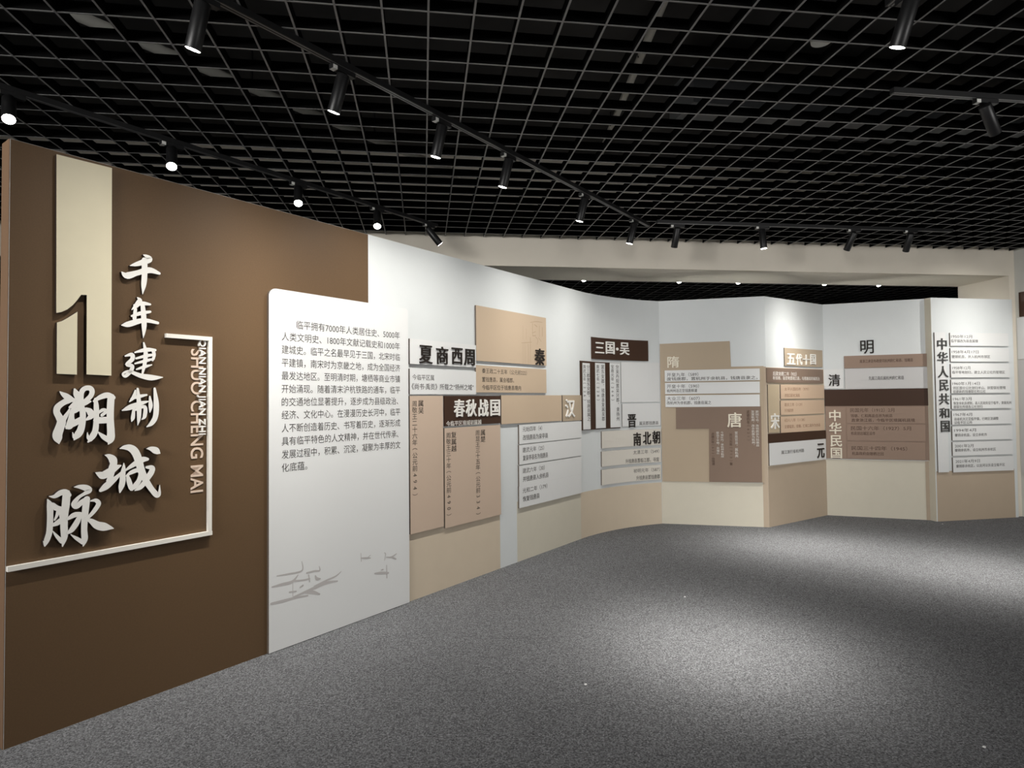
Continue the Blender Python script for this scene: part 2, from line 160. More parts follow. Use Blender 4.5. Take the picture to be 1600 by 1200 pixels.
CALLIGRAPHY = {'制': [[(0.5202, 1.5742, 0.0039), (0.5128, 1.5416, 0.0094), (0.4934, 1.5174, 0.0031)], [(0.4993, 1.532, 0.0032), (0.5294, 1.5416, 0.0095), (0.574, 1.5515, 0.0049)],
       [(0.4596, 1.4737, 0.0031), (0.4958, 1.4884, 0.0132), (0.5487, 1.5089, 0.0103), (0.5835, 1.5185, 0.0032)], [(0.5307, 1.5824, 0.0056), (0.5372, 1.509, 0.0111), (0.5376, 1.4356, 0.0095), (0.5317, 1.3967, 0.0012)],
       [(0.5131, 1.4808, 0.0062), (0.5088, 1.4364, 0.0094), (0.5029, 1.4172, 0.002)], [(0.5131, 1.4727, 0.0063), (0.5642, 1.4907, 0.0088), (0.5652, 1.443, 0.0096), (0.5515, 1.4254, 0.0023)],
       [(0.5897, 1.5432, 0.004), (0.5938, 1.4961, 0.0105), (0.5901, 1.4606, 0.002)], [(0.6131, 1.5848, 0.0057), (0.6214, 1.5082, 0.0131), (0.6186, 1.4417, 0.013), (0.5998, 1.4049, 0.0113), (0.5748, 1.3869, 0.002)]],
 '千': [[(0.5564, 2.2735, 0.0032), (0.572, 2.2681, 0.0101), (0.5839, 2.256, 0.0154), (0.5527, 2.2356, 0.0136), (0.5182, 2.2181, 0.0096), (0.4918, 2.207, 0.0019)],
       [(0.4534, 2.1682, 0.0031), (0.4772, 2.1542, 0.0164), (0.5261, 2.1758, 0.0128), (0.5841, 2.1992, 0.0154), (0.6336, 2.1904, 0.0074)],
       [(0.5604, 2.2477, 0.0141), (0.5608, 2.1689, 0.0137), (0.5572, 2.1186, 0.012), (0.552, 2.0699, 0.0012)]],
 '城': [[(0.3813, 1.2564, 0.0022), (0.3975, 1.2511, 0.0105), (0.4146, 1.234, 0.018), (0.4191, 1.2132, 0.0166), (0.4121, 1.1855, 0.0166), (0.4066, 1.1515, 0.0134), (0.3982, 1.1274, 0.012)],
       [(0.3412, 1.1752, 0.0022), (0.3587, 1.1657, 0.0133), (0.3741, 1.1595, 0.0185), (0.3994, 1.1726, 0.018), (0.4278, 1.1904, 0.0144), (0.4509, 1.1994, 0.0046)],
       [(0.3639, 1.0877, 0.0088), (0.3857, 1.1038, 0.0163), (0.411, 1.1244, 0.0143), (0.4339, 1.144, 0.0098), (0.457, 1.1686, 0.0038)],
       [(0.4655, 1.2108, 0.0016), (0.4651, 1.1838, 0.0092), (0.4606, 1.1524, 0.013), (0.4607, 1.1237, 0.014), (0.455, 1.0958, 0.013), (0.4488, 1.068, 0.0038)],
       [(0.4731, 1.1735, 0.0038), (0.4982, 1.191, 0.0096), (0.5282, 1.2087, 0.0142), (0.5556, 1.2211, 0.0143), (0.5772, 1.2209, 0.008)],
       [(0.4481, 1.2844, 0.0023), (0.468, 1.2888, 0.0107), (0.4917, 1.2856, 0.0163), (0.5127, 1.2697, 0.0188), (0.528, 1.2395, 0.0189), (0.5388, 1.1997, 0.0182), (0.5528, 1.1529, 0.0167), (0.5715, 1.1101, 0.0152), (0.5998, 1.0626, 0.0136),
        (0.6252, 1.0315, 0.0139), (0.6363, 1.0417, 0.0081), (0.6378, 1.0814, 0.0016)],
       [(0.4771, 1.1459, 0.0038), (0.5013, 1.1611, 0.0101), (0.5314, 1.1695, 0.011), (0.5452, 1.1536, 0.0114), (0.5377, 1.1187, 0.0119), (0.5197, 1.0916, 0.0133), (0.5003, 1.0745, 0.0062)],
       [(0.4836, 1.1437, 0.0069), (0.4902, 1.1174, 0.0116), (0.4994, 1.0843, 0.0112), (0.5048, 1.074, 0.0062)],
       [(0.5727, 1.1804, 0.0064), (0.5993, 1.1747, 0.0129), (0.5963, 1.1519, 0.0144), (0.5792, 1.1273, 0.0147), (0.5623, 1.1014, 0.013), (0.541, 1.0794, 0.011), (0.5183, 1.0685, 0.0031)],
       [(0.5723, 1.2754, 0.0015), (0.5925, 1.2741, 0.0105), (0.6146, 1.2643, 0.0171), (0.629, 1.2533, 0.0123), (0.637, 1.2477, 0.004)]],
 '年': [[(0.5283, 2.0487, 0.0032), (0.5383, 2.0352, 0.012), (0.5232, 2.0087, 0.0111), (0.5006, 1.984, 0.0019)], [(0.5133, 2.0075, 0.0063), (0.5499, 2.0217, 0.0104), (0.5889, 2.0214, 0.0057)],
       [(0.5015, 1.9515, 0.0055), (0.5425, 1.9698, 0.0096), (0.5891, 1.9831, 0.0065)], [(0.5179, 1.9901, 0.0079), (0.5137, 1.9389, 0.0095)],
       [(0.4549, 1.9009, 0.0031), (0.486, 1.9086, 0.0141), (0.5581, 1.9351, 0.0112), (0.6275, 1.9284, 0.0073)], [(0.5523, 2.0187, 0.01), (0.558, 1.9533, 0.0129), (0.5599, 1.8956, 0.0111), (0.5563, 1.8442, 0.0012)]],
 '建': [[(0.5169, 1.7678, 0.0039), (0.5705, 1.7841, 0.0105), (0.6154, 1.7851, 0.0066)], [(0.6043, 1.7844, 0.009), (0.61, 1.758, 0.0081), (0.6022, 1.731, 0.0057)],
       [(0.5223, 1.7371, 0.0048), (0.5707, 1.7527, 0.0081), (0.6123, 1.7615, 0.0057)], [(0.5172, 1.7108, 0.0039), (0.5708, 1.7279, 0.008), (0.61, 1.7397, 0.0041)],
       [(0.5249, 1.6817, 0.0039), (0.5632, 1.6962, 0.008), (0.5983, 1.7076, 0.0033)], [(0.5587, 1.8196, 0.004), (0.5683, 1.7682, 0.0104), (0.5639, 1.7144, 0.0096), (0.5533, 1.6606, 0.0049)],
       [(0.472, 1.7467, 0.0039), (0.5018, 1.7556, 0.0102), (0.5042, 1.7322, 0.0102), (0.4797, 1.7044, 0.0085), (0.5044, 1.6973, 0.0094), (0.497, 1.6711, 0.0094), (0.4726, 1.6461, 0.0085), (0.4615, 1.6579, 0.0053), (0.4911, 1.6693, 0.0078),
        (0.5442, 1.6496, 0.0118), (0.5986, 1.6411, 0.0146), (0.653, 1.6441, 0.0024)]],
 '溯': [[(0.1901, 1.5661, 0.0018), (0.1997, 1.5568, 0.0078), (0.2143, 1.5456, 0.0131), (0.2338, 1.5305, 0.0132), (0.2502, 1.5222, 0.0071)],
       [(0.2485, 1.5286, 0.0071), (0.2273, 1.5261, 0.0137), (0.2017, 1.5127, 0.013), (0.1821, 1.4936, 0.0138), (0.1785, 1.4714, 0.0134), (0.1878, 1.4489, 0.0147), (0.1975, 1.4263, 0.0182), (0.1904, 1.3968, 0.0187), (0.1821, 1.3675, 0.0198),
        (0.1845, 1.3452, 0.0164), (0.1888, 1.3245, 0.0025)],
       [(0.196, 1.4152, 0.0104), (0.2086, 1.4409, 0.0105), (0.2245, 1.4705, 0.0061), (0.2309, 1.4891, 0.002)], [(0.2498, 1.5778, 0.0044), (0.2572, 1.557, 0.0133), (0.2666, 1.5361, 0.0143), (0.2751, 1.5113, 0.0125)],
       [(0.2767, 1.5228, 0.0107), (0.2781, 1.5609, 0.0111), (0.2914, 1.5809, 0.0112), (0.3133, 1.5834, 0.012), (0.323, 1.568, 0.0113), (0.317, 1.5456, 0.0109), (0.2968, 1.5226, 0.0108), (0.2768, 1.5037, 0.009)],
       [(0.2302, 1.4929, 0.0052), (0.2504, 1.5002, 0.0169), (0.2768, 1.5113, 0.0179), (0.3002, 1.5169, 0.0127), (0.3172, 1.5194, 0.0036)],
       [(0.2701, 1.5114, 0.0143), (0.282, 1.4807, 0.0129), (0.2846, 1.4502, 0.013), (0.2825, 1.4159, 0.0139), (0.275, 1.382, 0.0157), (0.2629, 1.3598, 0.0151), (0.2499, 1.3397, 0.0035)],
       [(0.2431, 1.3739, 0.0017), (0.2482, 1.353, 0.0061), (0.2548, 1.347, 0.0071)], [(0.2423, 1.4814, 0.0088), (0.2377, 1.4514, 0.0114), (0.2362, 1.4288, 0.015), (0.2289, 1.4028, 0.0149), (0.218, 1.3949, 0.0052)],
       [(0.2218, 1.4012, 0.0105), (0.251, 1.4178, 0.0142), (0.2773, 1.4351, 0.0125)], [(0.2489, 1.4738, 0.0107), (0.267, 1.4848, 0.0107)],
       [(0.2988, 1.4824, 0.009), (0.3141, 1.4706, 0.0145), (0.3194, 1.4493, 0.0136), (0.3008, 1.4325, 0.0054)],
       [(0.3377, 1.5301, 0.0073), (0.3414, 1.4914, 0.0114), (0.3417, 1.4332, 0.0119), (0.338, 1.3792, 0.0131), (0.3245, 1.349, 0.0136), (0.3076, 1.325, 0.0037)], [(0.3039, 1.3711, 0.0015), (0.3082, 1.346, 0.0073), (0.3184, 1.3359, 0.0091)],
       [(0.3308, 1.5205, 0.0055), (0.3584, 1.5398, 0.0114), (0.3899, 1.5496, 0.014), (0.4149, 1.5378, 0.0114)],
       [(0.406, 1.5417, 0.016), (0.4031, 1.4905, 0.0162), (0.4027, 1.4314, 0.0161), (0.4059, 1.3723, 0.017), (0.4048, 1.333, 0.0169), (0.395, 1.3093, 0.0028)], [(0.3498, 1.3709, 0.0027), (0.3736, 1.3464, 0.0111), (0.4002, 1.3274, 0.0131)],
       [(0.3485, 1.4621, 0.0055), (0.3693, 1.4773, 0.0083), (0.3851, 1.4711, 0.0078), (0.3659, 1.452, 0.0074)], [(0.3435, 1.4274, 0.0156), (0.3942, 1.4278, 0.0159)]],
 '脉': [[(0.1458, 1.0724, 0.0024), (0.1547, 1.0456, 0.0119), (0.1565, 1.001, 0.0123), (0.1557, 0.9501, 0.0123), (0.1528, 0.9165, 0.0122), (0.1436, 0.8843, 0.0113), (0.1369, 0.8618, 0.0031)],
       [(0.131, 0.8849, 0.0013), (0.1374, 0.8685, 0.0055)], [(0.1523, 1.0852, 0.0017), (0.1733, 1.0825, 0.0088), (0.1953, 1.0952, 0.0129), (0.2161, 1.0978, 0.0122), (0.2328, 1.0801, 0.0082)],
       [(0.2206, 1.092, 0.0155), (0.218, 1.0438, 0.0166), (0.213, 0.9925, 0.0154), (0.2113, 0.9409, 0.0149), (0.2132, 0.8887, 0.0132), (0.2061, 0.8469, 0.0024)], [(0.1672, 0.9243, 0.002), (0.1835, 0.8975, 0.0067), (0.2044, 0.8696, 0.0097)],
       [(0.1634, 1.0444, 0.0118), (0.184, 1.0261, 0.012), (0.2092, 1.0207, 0.0096)], [(0.187, 1.0136, 0.0072), (0.1828, 0.9936, 0.0064), (0.1741, 0.9744, 0.004)], [(0.167, 0.9516, 0.0072), (0.1874, 0.9603, 0.012), (0.2095, 0.9792, 0.0097)],
       [(0.1974, 1.0052, 0.0081), (0.2036, 0.9767, 0.0096)],
       [(0.2514, 1.1163, 0.0017), (0.2723, 1.1156, 0.0091), (0.2988, 1.1072, 0.0142), (0.313, 1.0931, 0.0135), (0.2943, 1.0801, 0.0084), (0.2726, 1.068, 0.0075), (0.2573, 1.0507, 0.0102), (0.2498, 1.0359, 0.0107), (0.2606, 1.0239, 0.0119),
        (0.2821, 1.0403, 0.0125), (0.3007, 1.0502, 0.0126)],
       [(0.3038, 1.0533, 0.0142), (0.2997, 1.0148, 0.0147), (0.2957, 0.9623, 0.0137), (0.2939, 0.9095, 0.013), (0.2964, 0.8631, 0.013), (0.2904, 0.8325, 0.0025)],
       [(0.2387, 0.8963, 0.0016), (0.2617, 0.8747, 0.0074), (0.2896, 0.8503, 0.0103)], [(0.227, 0.9713, 0.0065), (0.2517, 0.9849, 0.0123), (0.2763, 0.9864, 0.0099)],
       [(0.2763, 0.9794, 0.0091), (0.2627, 0.9481, 0.0128), (0.2431, 0.9182, 0.0118), (0.2265, 0.9054, 0.0066)],
       [(0.3213, 1.0421, 0.0034), (0.342, 1.0418, 0.0088), (0.3543, 1.0251, 0.0106), (0.3423, 1.0016, 0.0105), (0.3233, 0.9776, 0.0088), (0.3029, 0.9594, 0.0067)],
       [(0.2998, 0.9616, 0.005), (0.3235, 0.9455, 0.011), (0.3492, 0.9216, 0.0179), (0.3784, 0.9089, 0.0194), (0.4048, 0.8997, 0.0096), (0.4221, 0.8932, 0.001)]]}
NUMBER_PIECES = [[[0.1692, 2.6765], [0.4044, 2.6811], [0.4078, 1.646], [0.2999, 1.6493], [0.2983, 2.0318], [0.2751, 2.0303], [0.2593, 2.0038], [0.241, 1.9771], [0.2177, 1.9532], [0.1946, 1.9386], [0.1742, 1.9319]],
 [[0.178, 1.6489], [0.1771, 1.8874], [0.1975, 1.8968], [0.2206, 1.9142], [0.2413, 1.9315], [0.2597, 1.9472], [0.2597, 1.6473]]]
FRAME_PATH = [[0.6699, 1.8612], [0.9088, 1.8706], [0.9116, 0.7831], [-0.0129, 0.7854]]
PINYIN = [('QIAN NIAN JIAN ZHI', 0.8421, 1.3321, 0.8884, 1.8621), ('SHUO CHENG MAI', 0.8099, 1.0169, 0.8798, 1.8049)]
INK = [[(1.2866, 0.2965, 0.007), (1.3583, 0.2922, 0.009), (1.4597, 0.2896, 0.007), (1.5439, 0.2802, 0.005)], [(1.4391, 0.2978, 0.004), (1.5226, 0.3067, 0.008), (1.5945, 0.3163, 0.01), (1.6836, 0.3258, 0.01), (1.7758, 0.3166, 0.005)],
 [(1.5945, 0.3255, 0.006), (1.6836, 0.3414, 0.006), (1.7603, 0.3519, 0.005), (1.8075, 0.373, 0.002)], [(1.5226, 0.3067, 0.008), (1.5799, 0.2924, 0.012), (1.6348, 0.2664, 0.005)],
 [(1.2931, 0.3955, 0.004), (1.3584, 0.3942, 0.009), (1.4324, 0.3943, 0.009), (1.4737, 0.4264, 0.003)], [(1.4324, 0.3973, 0.006), (1.5087, 0.3854, 0.005), (1.5585, 0.3829, 0.005)],
 [(1.3255, 0.4543, 0.003), (1.4053, 0.4479, 0.005), (1.5017, 0.4471, 0.005), (1.5018, 0.5043, 0.002)], [(1.5371, 0.4242, 0.005), (1.5948, 0.4235, 0.006), (1.6352, 0.4176, 0.005), (1.6316, 0.4462, 0.002)],
 [(1.5513, 0.4088, 0.004), (1.5584, 0.3646, 0.004)], [(1.602, 0.3912, 0.005), (1.6129, 0.3702, 0.01), (1.6388, 0.3642, 0.005)], [(1.4358, 0.3817, 0.002), (1.4357, 0.3046, 0.002)], [(1.4875, 0.3454, 0.004), (1.5086, 0.3523, 0.006)],
 [(1.4119, 0.3343, 0.005), (1.4598, 0.3283, 0.004)], [(1.9757, 0.4609, 0.002), (1.9779, 0.4043, 0.003)], [(1.9755, 0.4279, 0.003), (2.0223, 0.4183, 0.006), (2.0612, 0.4103, 0.003)], [(2.0352, 0.4189, 0.003), (2.0613, 0.4303, 0.002)],
 [(2.1907, 0.4214, 0.002), (2.2016, 0.4089, 0.003), (2.1903, 0.3666, 0.002)], [(2.2088, 0.3868, 0.003), (2.255, 0.3773, 0.005), (2.307, 0.3912, 0.003)], [(2.2644, 0.3754, 0.005), (2.302, 0.3537, 0.005)],
 [(2.1, 0.2943, 0.005), (2.1625, 0.2837, 0.009), (2.2264, 0.2693, 0.007)], [(2.2102, 0.328, 0.003), (2.2124, 0.2381, 0.005)], [(2.1581, 0.3051, 0.003), (2.1762, 0.3045, 0.005)]]
SKETCH = [[(4.0853, 2.2606, 0.003), (4.1891, 2.2778, 0.004), (4.2956, 2.2805, 0.003)], [(4.1237, 2.2569, 0.004), (4.1199, 2.1944, 0.005), (4.1238, 2.1327, 0.004)], [(4.1558, 2.2452, 0.005), (4.2013, 2.2295, 0.006)],
 [(4.1153, 2.1612, 0.004), (4.174, 2.177, 0.004)], [(4.1212, 2.1325, 0.005), (4.1732, 2.1387, 0.005)], [(4.2411, 2.2382, 0.004), (4.2416, 2.1344, 0.003)], [(4.2945, 2.2281, 0.005), (4.2926, 2.1421, 0.005)],
 [(3.959, 2.2164, 0.002), (3.9565, 2.0876, 0.002)], [(4.0144, 2.1926, 0.002), (4.0125, 2.0917, 0.002)], [(3.9313, 2.0502, 0.003), (4.0056, 2.0581, 0.004), (4.1071, 2.0695, 0.003)], [(4.0823, 2.1113, 0.005), (4.0813, 2.0605, 0.005)],
 [(4.1729, 2.1255, 0.004), (4.2118, 2.0989, 0.004), (4.1977, 2.0537, 0.003)], [(4.2254, 2.1221, 0.004), (4.2713, 2.0883, 0.003)], [(3.9557, 2.0447, 0.002), (3.9545, 1.8522, 0.002)], [(3.9867, 2.0468, 0.002), (3.9892, 1.8536, 0.002)],
 [(4.0431, 2.0506, 0.003), (4.0494, 1.8561, 0.003)], [(4.0812, 2.0532, 0.004), (4.0799, 1.8574, 0.003)]]

# ------------------------------------------------------------------ materials
def lin(c):
    return tuple((v / 12.92 if v <= 0.04045 else ((v + 0.055) / 1.055) ** 2.4) for v in (x / 255.0 for x in c)) + (1.0,)

MATS = {}
def mat(name, rgb, rough=0.6, metal=0.0, noise=0.0, nscale=40.0, bump=0.0, emit=0.0, spec=0.3):
    m = bpy.data.materials.new(name)
    m.use_nodes = True
    nt = m.node_tree
    b = nt.nodes['Principled BSDF']
    b.inputs['Base Color'].default_value = lin(rgb)
    b.inputs['Roughness'].default_value = rough
    b.inputs['Metallic'].default_value = metal
    b.inputs['Specular IOR Level'].default_value = spec
    if emit:
        b.inputs['Emission Color'].default_value = LAMP_COLOR + (1,)
        b.inputs['Emission Strength'].default_value = emit
    if noise or bump:
        tc = nt.nodes.new('ShaderNodeTexCoord')
        nz = nt.nodes.new('ShaderNodeTexNoise')
        nz.inputs['Scale'].default_value = nscale
        nz.inputs['Detail'].default_value = 4.0
        nt.links.new(tc.outputs['Object'], nz.inputs['Vector'])
        if noise:
            mp = nt.nodes.new('ShaderNodeMapRange')
            mp.inputs['From Min'].default_value = 0.25
            mp.inputs['From Max'].default_value = 0.75
            mp.inputs['To Min'].default_value = 1 - noise
            mp.inputs['To Max'].default_value = 1 + noise
            nt.links.new(nz.outputs['Fac'], mp.inputs['Value'])
            mx = nt.nodes.new('ShaderNodeMix')
            mx.data_type = 'RGBA'
            mx.blend_type = 'MULTIPLY'
            mx.inputs['Factor'].default_value = 1.0
            mx.inputs['A'].default_value = lin(rgb)
            nt.links.new(mp.outputs['Result'], mx.inputs['B'])
            nt.links.new(mx.outputs['Result'], b.inputs['Base Color'])
        if bump:
            bp = nt.nodes.new('ShaderNodeBump')
            bp.inputs['Strength'].default_value = bump
            bp.inputs['Distance'].default_value = 0.002
            nt.links.new(nz.outputs['Fac'], bp.inputs['Height'])
            nt.links.new(bp.outputs['Normal'], b.inputs['Normal'])
    MATS[name] = m
    return m

mat('wall_white', (222, 226, 227), 0.6, noise=0.012, nscale=6)
mat('wall_brown', (98, 76, 53), 0.55, noise=0.07, nscale=160, bump=0.05)
mat('wall_brown_end', (124, 98, 76), 0.6, noise=0.03)
mat('wall_beige', (214, 199, 178), 0.6, noise=0.015, nscale=8)
mat('wall_tan', (188, 171, 151), 0.6, noise=0.015, nscale=8)
mat('wall_cream', (214, 208, 192), 0.6, noise=0.015, nscale=8)
mat('header_white', (234, 226, 212), 0.7, noise=0.02, nscale=5)
mat('room_white', (205, 205, 200), 0.8)
mat('room_dark', (60, 58, 56), 0.9)
mat('slab', (58, 57, 56), 0.9, noise=0.7, nscale=0.9)
mat('grid_edge', (134, 133, 132), 0.55)
mat('grid_black', (8, 8, 8), 0.9, spec=0.1)
mat('black_metal', (24, 24, 25), 0.42, spec=0.5)
mat('track_metal', (150, 150, 150), 0.35, metal=0.8)
mat('sticker', (225, 225, 220), 0.6)
mat('lens', (255, 250, 240), 0.3, emit=14.0)
mat('edge_shade', (104, 94, 85), 0.6)  # board edges darkened, the shadow gap around them put into the colour
mat('white', (228, 229, 229), 0.5)
mat('wgrey', (204, 203, 203), 0.5)
mat('cream2', (224, 219, 210), 0.5)
mat('cream3', (199, 182, 155), 0.5)
mat('pink', (206, 184, 165), 0.5)
mat('peach', (211, 185, 160), 0.5)
mat('tan', (201, 180, 156), 0.5)
mat('tan2', (184, 167, 145), 0.5)
mat('brownpink', (136, 116, 102), 0.5)
mat('brownpink2', (154, 132, 117), 0.5)
mat('dark', (66, 45, 33), 0.45)
mat('ink', (60, 56, 53), 0.6)
mat('darkink', (84, 62, 52), 0.6)
mat('redink', (150, 112, 92), 0.6)
mat('whiteink', (238, 234, 228), 0.6)
mat('black', (40, 34, 30), 0.4)
mat('grey', (70, 70, 68), 0.4)
mat('whitel', (243, 241, 236), 0.4)
mat('creaml', (238, 231, 214), 0.4)
mat('number_cream', (226, 217, 190), 0.5, noise=0.02, nscale=10)
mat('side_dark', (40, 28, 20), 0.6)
mat('pale_pink', (222, 200, 182), 0.5)
mat('ink_wash', (190, 186, 185), 0.7)
mat('sketch_line', (186, 163, 139), 0.7)
mat('frame_white', (238, 234, 226), 0.4)
mat('galvanised', (120, 122, 124), 0.5, metal=0.5)
mat('pipe_grey', (210, 208, 200), 0.5)
mat('paper', (235, 235, 235), 0.7)

def carpet():
    m = bpy.data.materials.new('carpet')
    m.use_nodes = True
    nt = m.node_tree
    b = nt.nodes['Principled BSDF']
    b.inputs['Roughness'].default_value = 0.95
    b.inputs['Specular IOR Level'].default_value = 0.08
    tc = nt.nodes.new('ShaderNodeTexCoord')
    n1 = nt.nodes.new('ShaderNodeTexNoise')
    n1.inputs['Scale'].default_value = 120.0
    n1.inputs['Detail'].default_value = 10.0
    n1.inputs['Roughness'].default_value = 0.92
    n2 = nt.nodes.new('ShaderNodeTexNoise')
    n2.inputs['Scale'].default_value = 1.6
    n2.inputs['Detail'].default_value = 3.0
    r = nt.nodes.new('ShaderNodeValToRGB')
    r.color_ramp.elements[0].position = 0.425
    r.color_ramp.elements[0].color = lin((42, 42, 44))
    r.color_ramp.elements[1].position = 0.585
    r.color_ramp.elements[1].color = lin((139, 140, 143))
    mp = nt.nodes.new('ShaderNodeMapRange')
    mp.inputs['To Min'].default_value = 0.88
    mp.inputs['To Max'].default_value = 1.1
    mx = nt.nodes.new('ShaderNodeMix')
    mx.data_type = 'RGBA'
    mx.blend_type = 'MULTIPLY'
    mx.inputs['Factor'].default_value = 1.0
    vo = nt.nodes.new('ShaderNodeTexVoronoi')
    vo.inputs['Scale'].default_value = 120.0
    vs = nt.nodes.new('ShaderNodeSeparateColor')
    v2 = nt.nodes.new('ShaderNodeMapRange')
    v2.inputs['To Min'].default_value = 0.6
    v2.inputs['To Max'].default_value = 1.4
    m2 = nt.nodes.new('ShaderNodeMix')
    m2.data_type = 'RGBA'
    m2.blend_type = 'MULTIPLY'
    m2.inputs['Factor'].default_value = 1.0
    bp = nt.nodes.new('ShaderNodeBump')
    bp.inputs['Strength'].default_value = 0.2
    bp.inputs['Distance'].default_value = 0.003
    L = nt.links.new
    L(tc.outputs['Object'], n1.inputs['Vector']); L(tc.outputs['Object'], n2.inputs['Vector'])
    L(n1.outputs['Fac'], r.inputs['Fac']); L(n2.outputs['Fac'], mp.inputs['Value'])
    L(r.outputs['Color'], mx.inputs['A']); L(mp.outputs['Result'], mx.inputs['B'])
    L(tc.outputs['Object'], vo.inputs['Vector']); L(vo.outputs['Color'], vs.inputs[0]); L(vs.outputs[0], v2.inputs['Value'])
    L(mx.outputs['Result'], m2.inputs['A']); L(v2.outputs['Result'], m2.inputs['B'])
    L(m2.outputs['Result'], b.inputs['Base Color'])
    L(n1.outputs['Fac'], bp.inputs['Height']); L(bp.outputs['Normal'], b.inputs['Normal'])
    MATS['carpet'] = m
carpet()

# ------------------------------------------------------------------ object helpers
def tag(o, label=None, cat=None, group=None, kind=None):
    if label: o['label'] = label
    if cat: o['category'] = cat
    if group: o['group'] = group
    if kind: o['kind'] = kind
    return o

def make(name, bm, mats, parent=None, matrix=None, smooth=False):
    me = bpy.data.meshes.new(name)
    bm.normal_update()
    bm.to_mesh(me)
    bm.free()
    for m in (mats if isinstance(mats, (list, tuple)) else [mats]):
        me.materials.append(MATS[m])
    if smooth:
        for p in me.polygons: p.use_smooth = True
    o = bpy.data.objects.new(name, me)
    COL.objects.link(o)
    if parent: o.parent = parent
    if matrix is not None:
        if parent: o.matrix_local = matrix
        else: o.matrix_world = matrix
    return o

def empty(name, loc, rot=None):
    o = bpy.data.objects.new(name, None)
    o.empty_display_size = 0.05
    COL.objects.link(o)
    o.location = loc
    if rot is not None: o.rotation_euler = rot
    return o

def box(bm, a, b, mi=0):
    x0, y0, z0 = a; x1, y1, z1 = b
    v = [bm.verts.new(p) for p in ((x0,y0,z0),(x1,y0,z0),(x1,y1,z0),(x0,y1,z0),(x0,y0,z1),(x1,y0,z1),(x1,y1,z1),(x0,y1,z1))]
    fs = [(0,3,2,1),(4,5,6,7),(0,1,5,4),(1,2,6,5),(2,3,7,6),(3,0,4,7)]
    out = []
    for f in fs:
        fc = bm.faces.new([v[i] for i in f]); fc.material_index = mi; out.append(fc)
    return out

def cyl(bm, r0, r1, z0, z1, n=24, mi=0, cap0=True, cap1=True, M=None):
    M = M or Matrix()
    a = [bm.verts.new(M @ Vector((r0*math.cos(2*math.pi*k/n), r0*math.sin(2*math.pi*k/n), z0))) for k in range(n)]
    b = [bm.verts.new(M @ Vector((r1*math.cos(2*math.pi*k/n), r1*math.sin(2*math.pi*k/n), z1))) for k in range(n)]
    for k in range(n):
        f = bm.faces.new((a[k], a[(k+1)%n], b[(k+1)%n], b[k])); f.material_index = mi; f.smooth = True
    if cap0: bm.faces.new(a[::-1]).material_index = mi
    if cap1: bm.faces.new(b).material_index = mi

def lathe(bm, prof, n=28, mi=0):
    rings = []
    for r, z in prof:
        rings.append([bm.verts.new((r*math.cos(2*math.pi*k/n), r*math.sin(2*math.pi*k/n), z)) for k in range(n)])
    for a, b in zip(rings, rings[1:]):
        for k in range(n):
            f = bm.faces.new((a[k], a[(k+1)%n], b[(k+1)%n], b[k])); f.material_index = mi; f.smooth = True
    return rings

# ------------------------------------------------------------------ the folding display walls
class Wall:
    """A display wall in plan: straight from a along u, then (for the long one) a gentle bend."""
    def __init__(self, a, u, L, R=None, al=0.0):
        self.a = Vector(a); self.u = Vector(u).normalized(); self.L = L; self.R = R; self.al = al
        self.n = Vector((self.u.y, -self.u.x))
        self.total = L + (2*al*R if R else 0)
    def frame(self, s):
        if self.R is None or s <= self.L:
            return self.a + self.u*s, self.u, self.n
        t = (s - self.L)/self.R
        c = self.a + self.u*self.L + self.n*self.R
        ca, sa = math.cos(-t), math.sin(-t)
        rot = lambda v: Vector((v.x*ca - v.y*sa, v.x*sa + v.y*ca))
        n = rot(self.n)
        return c - n*self.R, rot(self.u), n
    def pt(self, s, z, d):
        p, u, n = self.frame(s)
        p = p + n*d
        return Vector((p.x, p.y, z))
    def matrix(self, s, z):
        p, u, n = self.frame(s)
        return Matrix(((u.x, -n.x, 0, p.x), (u.y, -n.y, 0, p.y), (0, 0, 1, z), (0, 0, 0, 1)))

WALLS = {
    'A': Wall((-1.827, 3.072), (0.6968, 0.71727), 5.033, 2.25454, math.radians(17.2084)),
    'C': Wall((2.851, 7.321), (0.92716, -0.37467), 1.2091),
    'D': Wall((3.972, 6.868), (0.89347, 0.44911), 1.2625),
    'E': Wall((5.10, 7.435), (0.87720, -0.48013), 1.1447),
    'F': Wall((6.0925, 6.8052), (0.99892, 0.04646), 1.180),
}
WALL_TOP = 2.70

def ssteps(w, s0, s1):
    W = WALLS[w]
    if W.R and s1 > W.L - 0.001:
        k = max(1, int(math.ceil((s1 - s0)/0.06)))
    else:
        k = 1
    pts = [s0 + (s1 - s0)*i/k for i in range(k+1)]
    if W.R and s0 < W.L < s1:
        pts = sorted(set(pts + [W.L]))
    return pts

def slab(bm, w, s0, z0, s1, z1, d0, d1, inv=None, front=0, side=0):
    """Board or wall slab between s0..s1, z0..z1, from depth d0 (back) to d1 (front), following the wall."""
    W = WALLS[w]
    T = (lambda p: inv @ p) if inv is not None else (lambda p: p)
    cols = []
    for s in ssteps(w, s0, s1):
        cols.append([bm.verts.new(T(W.pt(s, z, d))) for z, d in ((z0,d1),(z1,d1),(z1,d0),(z0,d0))])
    for a, b in zip(cols, cols[1:]):
        for i in range(4):
            j = (i+1) % 4
            f = bm.faces.new((a[i], b[i], b[j], a[j]))
            f.material_index = front if i == 0 else side
    bm.faces.new(cols[0]).material_index = side
    bm.faces.new(cols[-1][::-1]).material_index = side

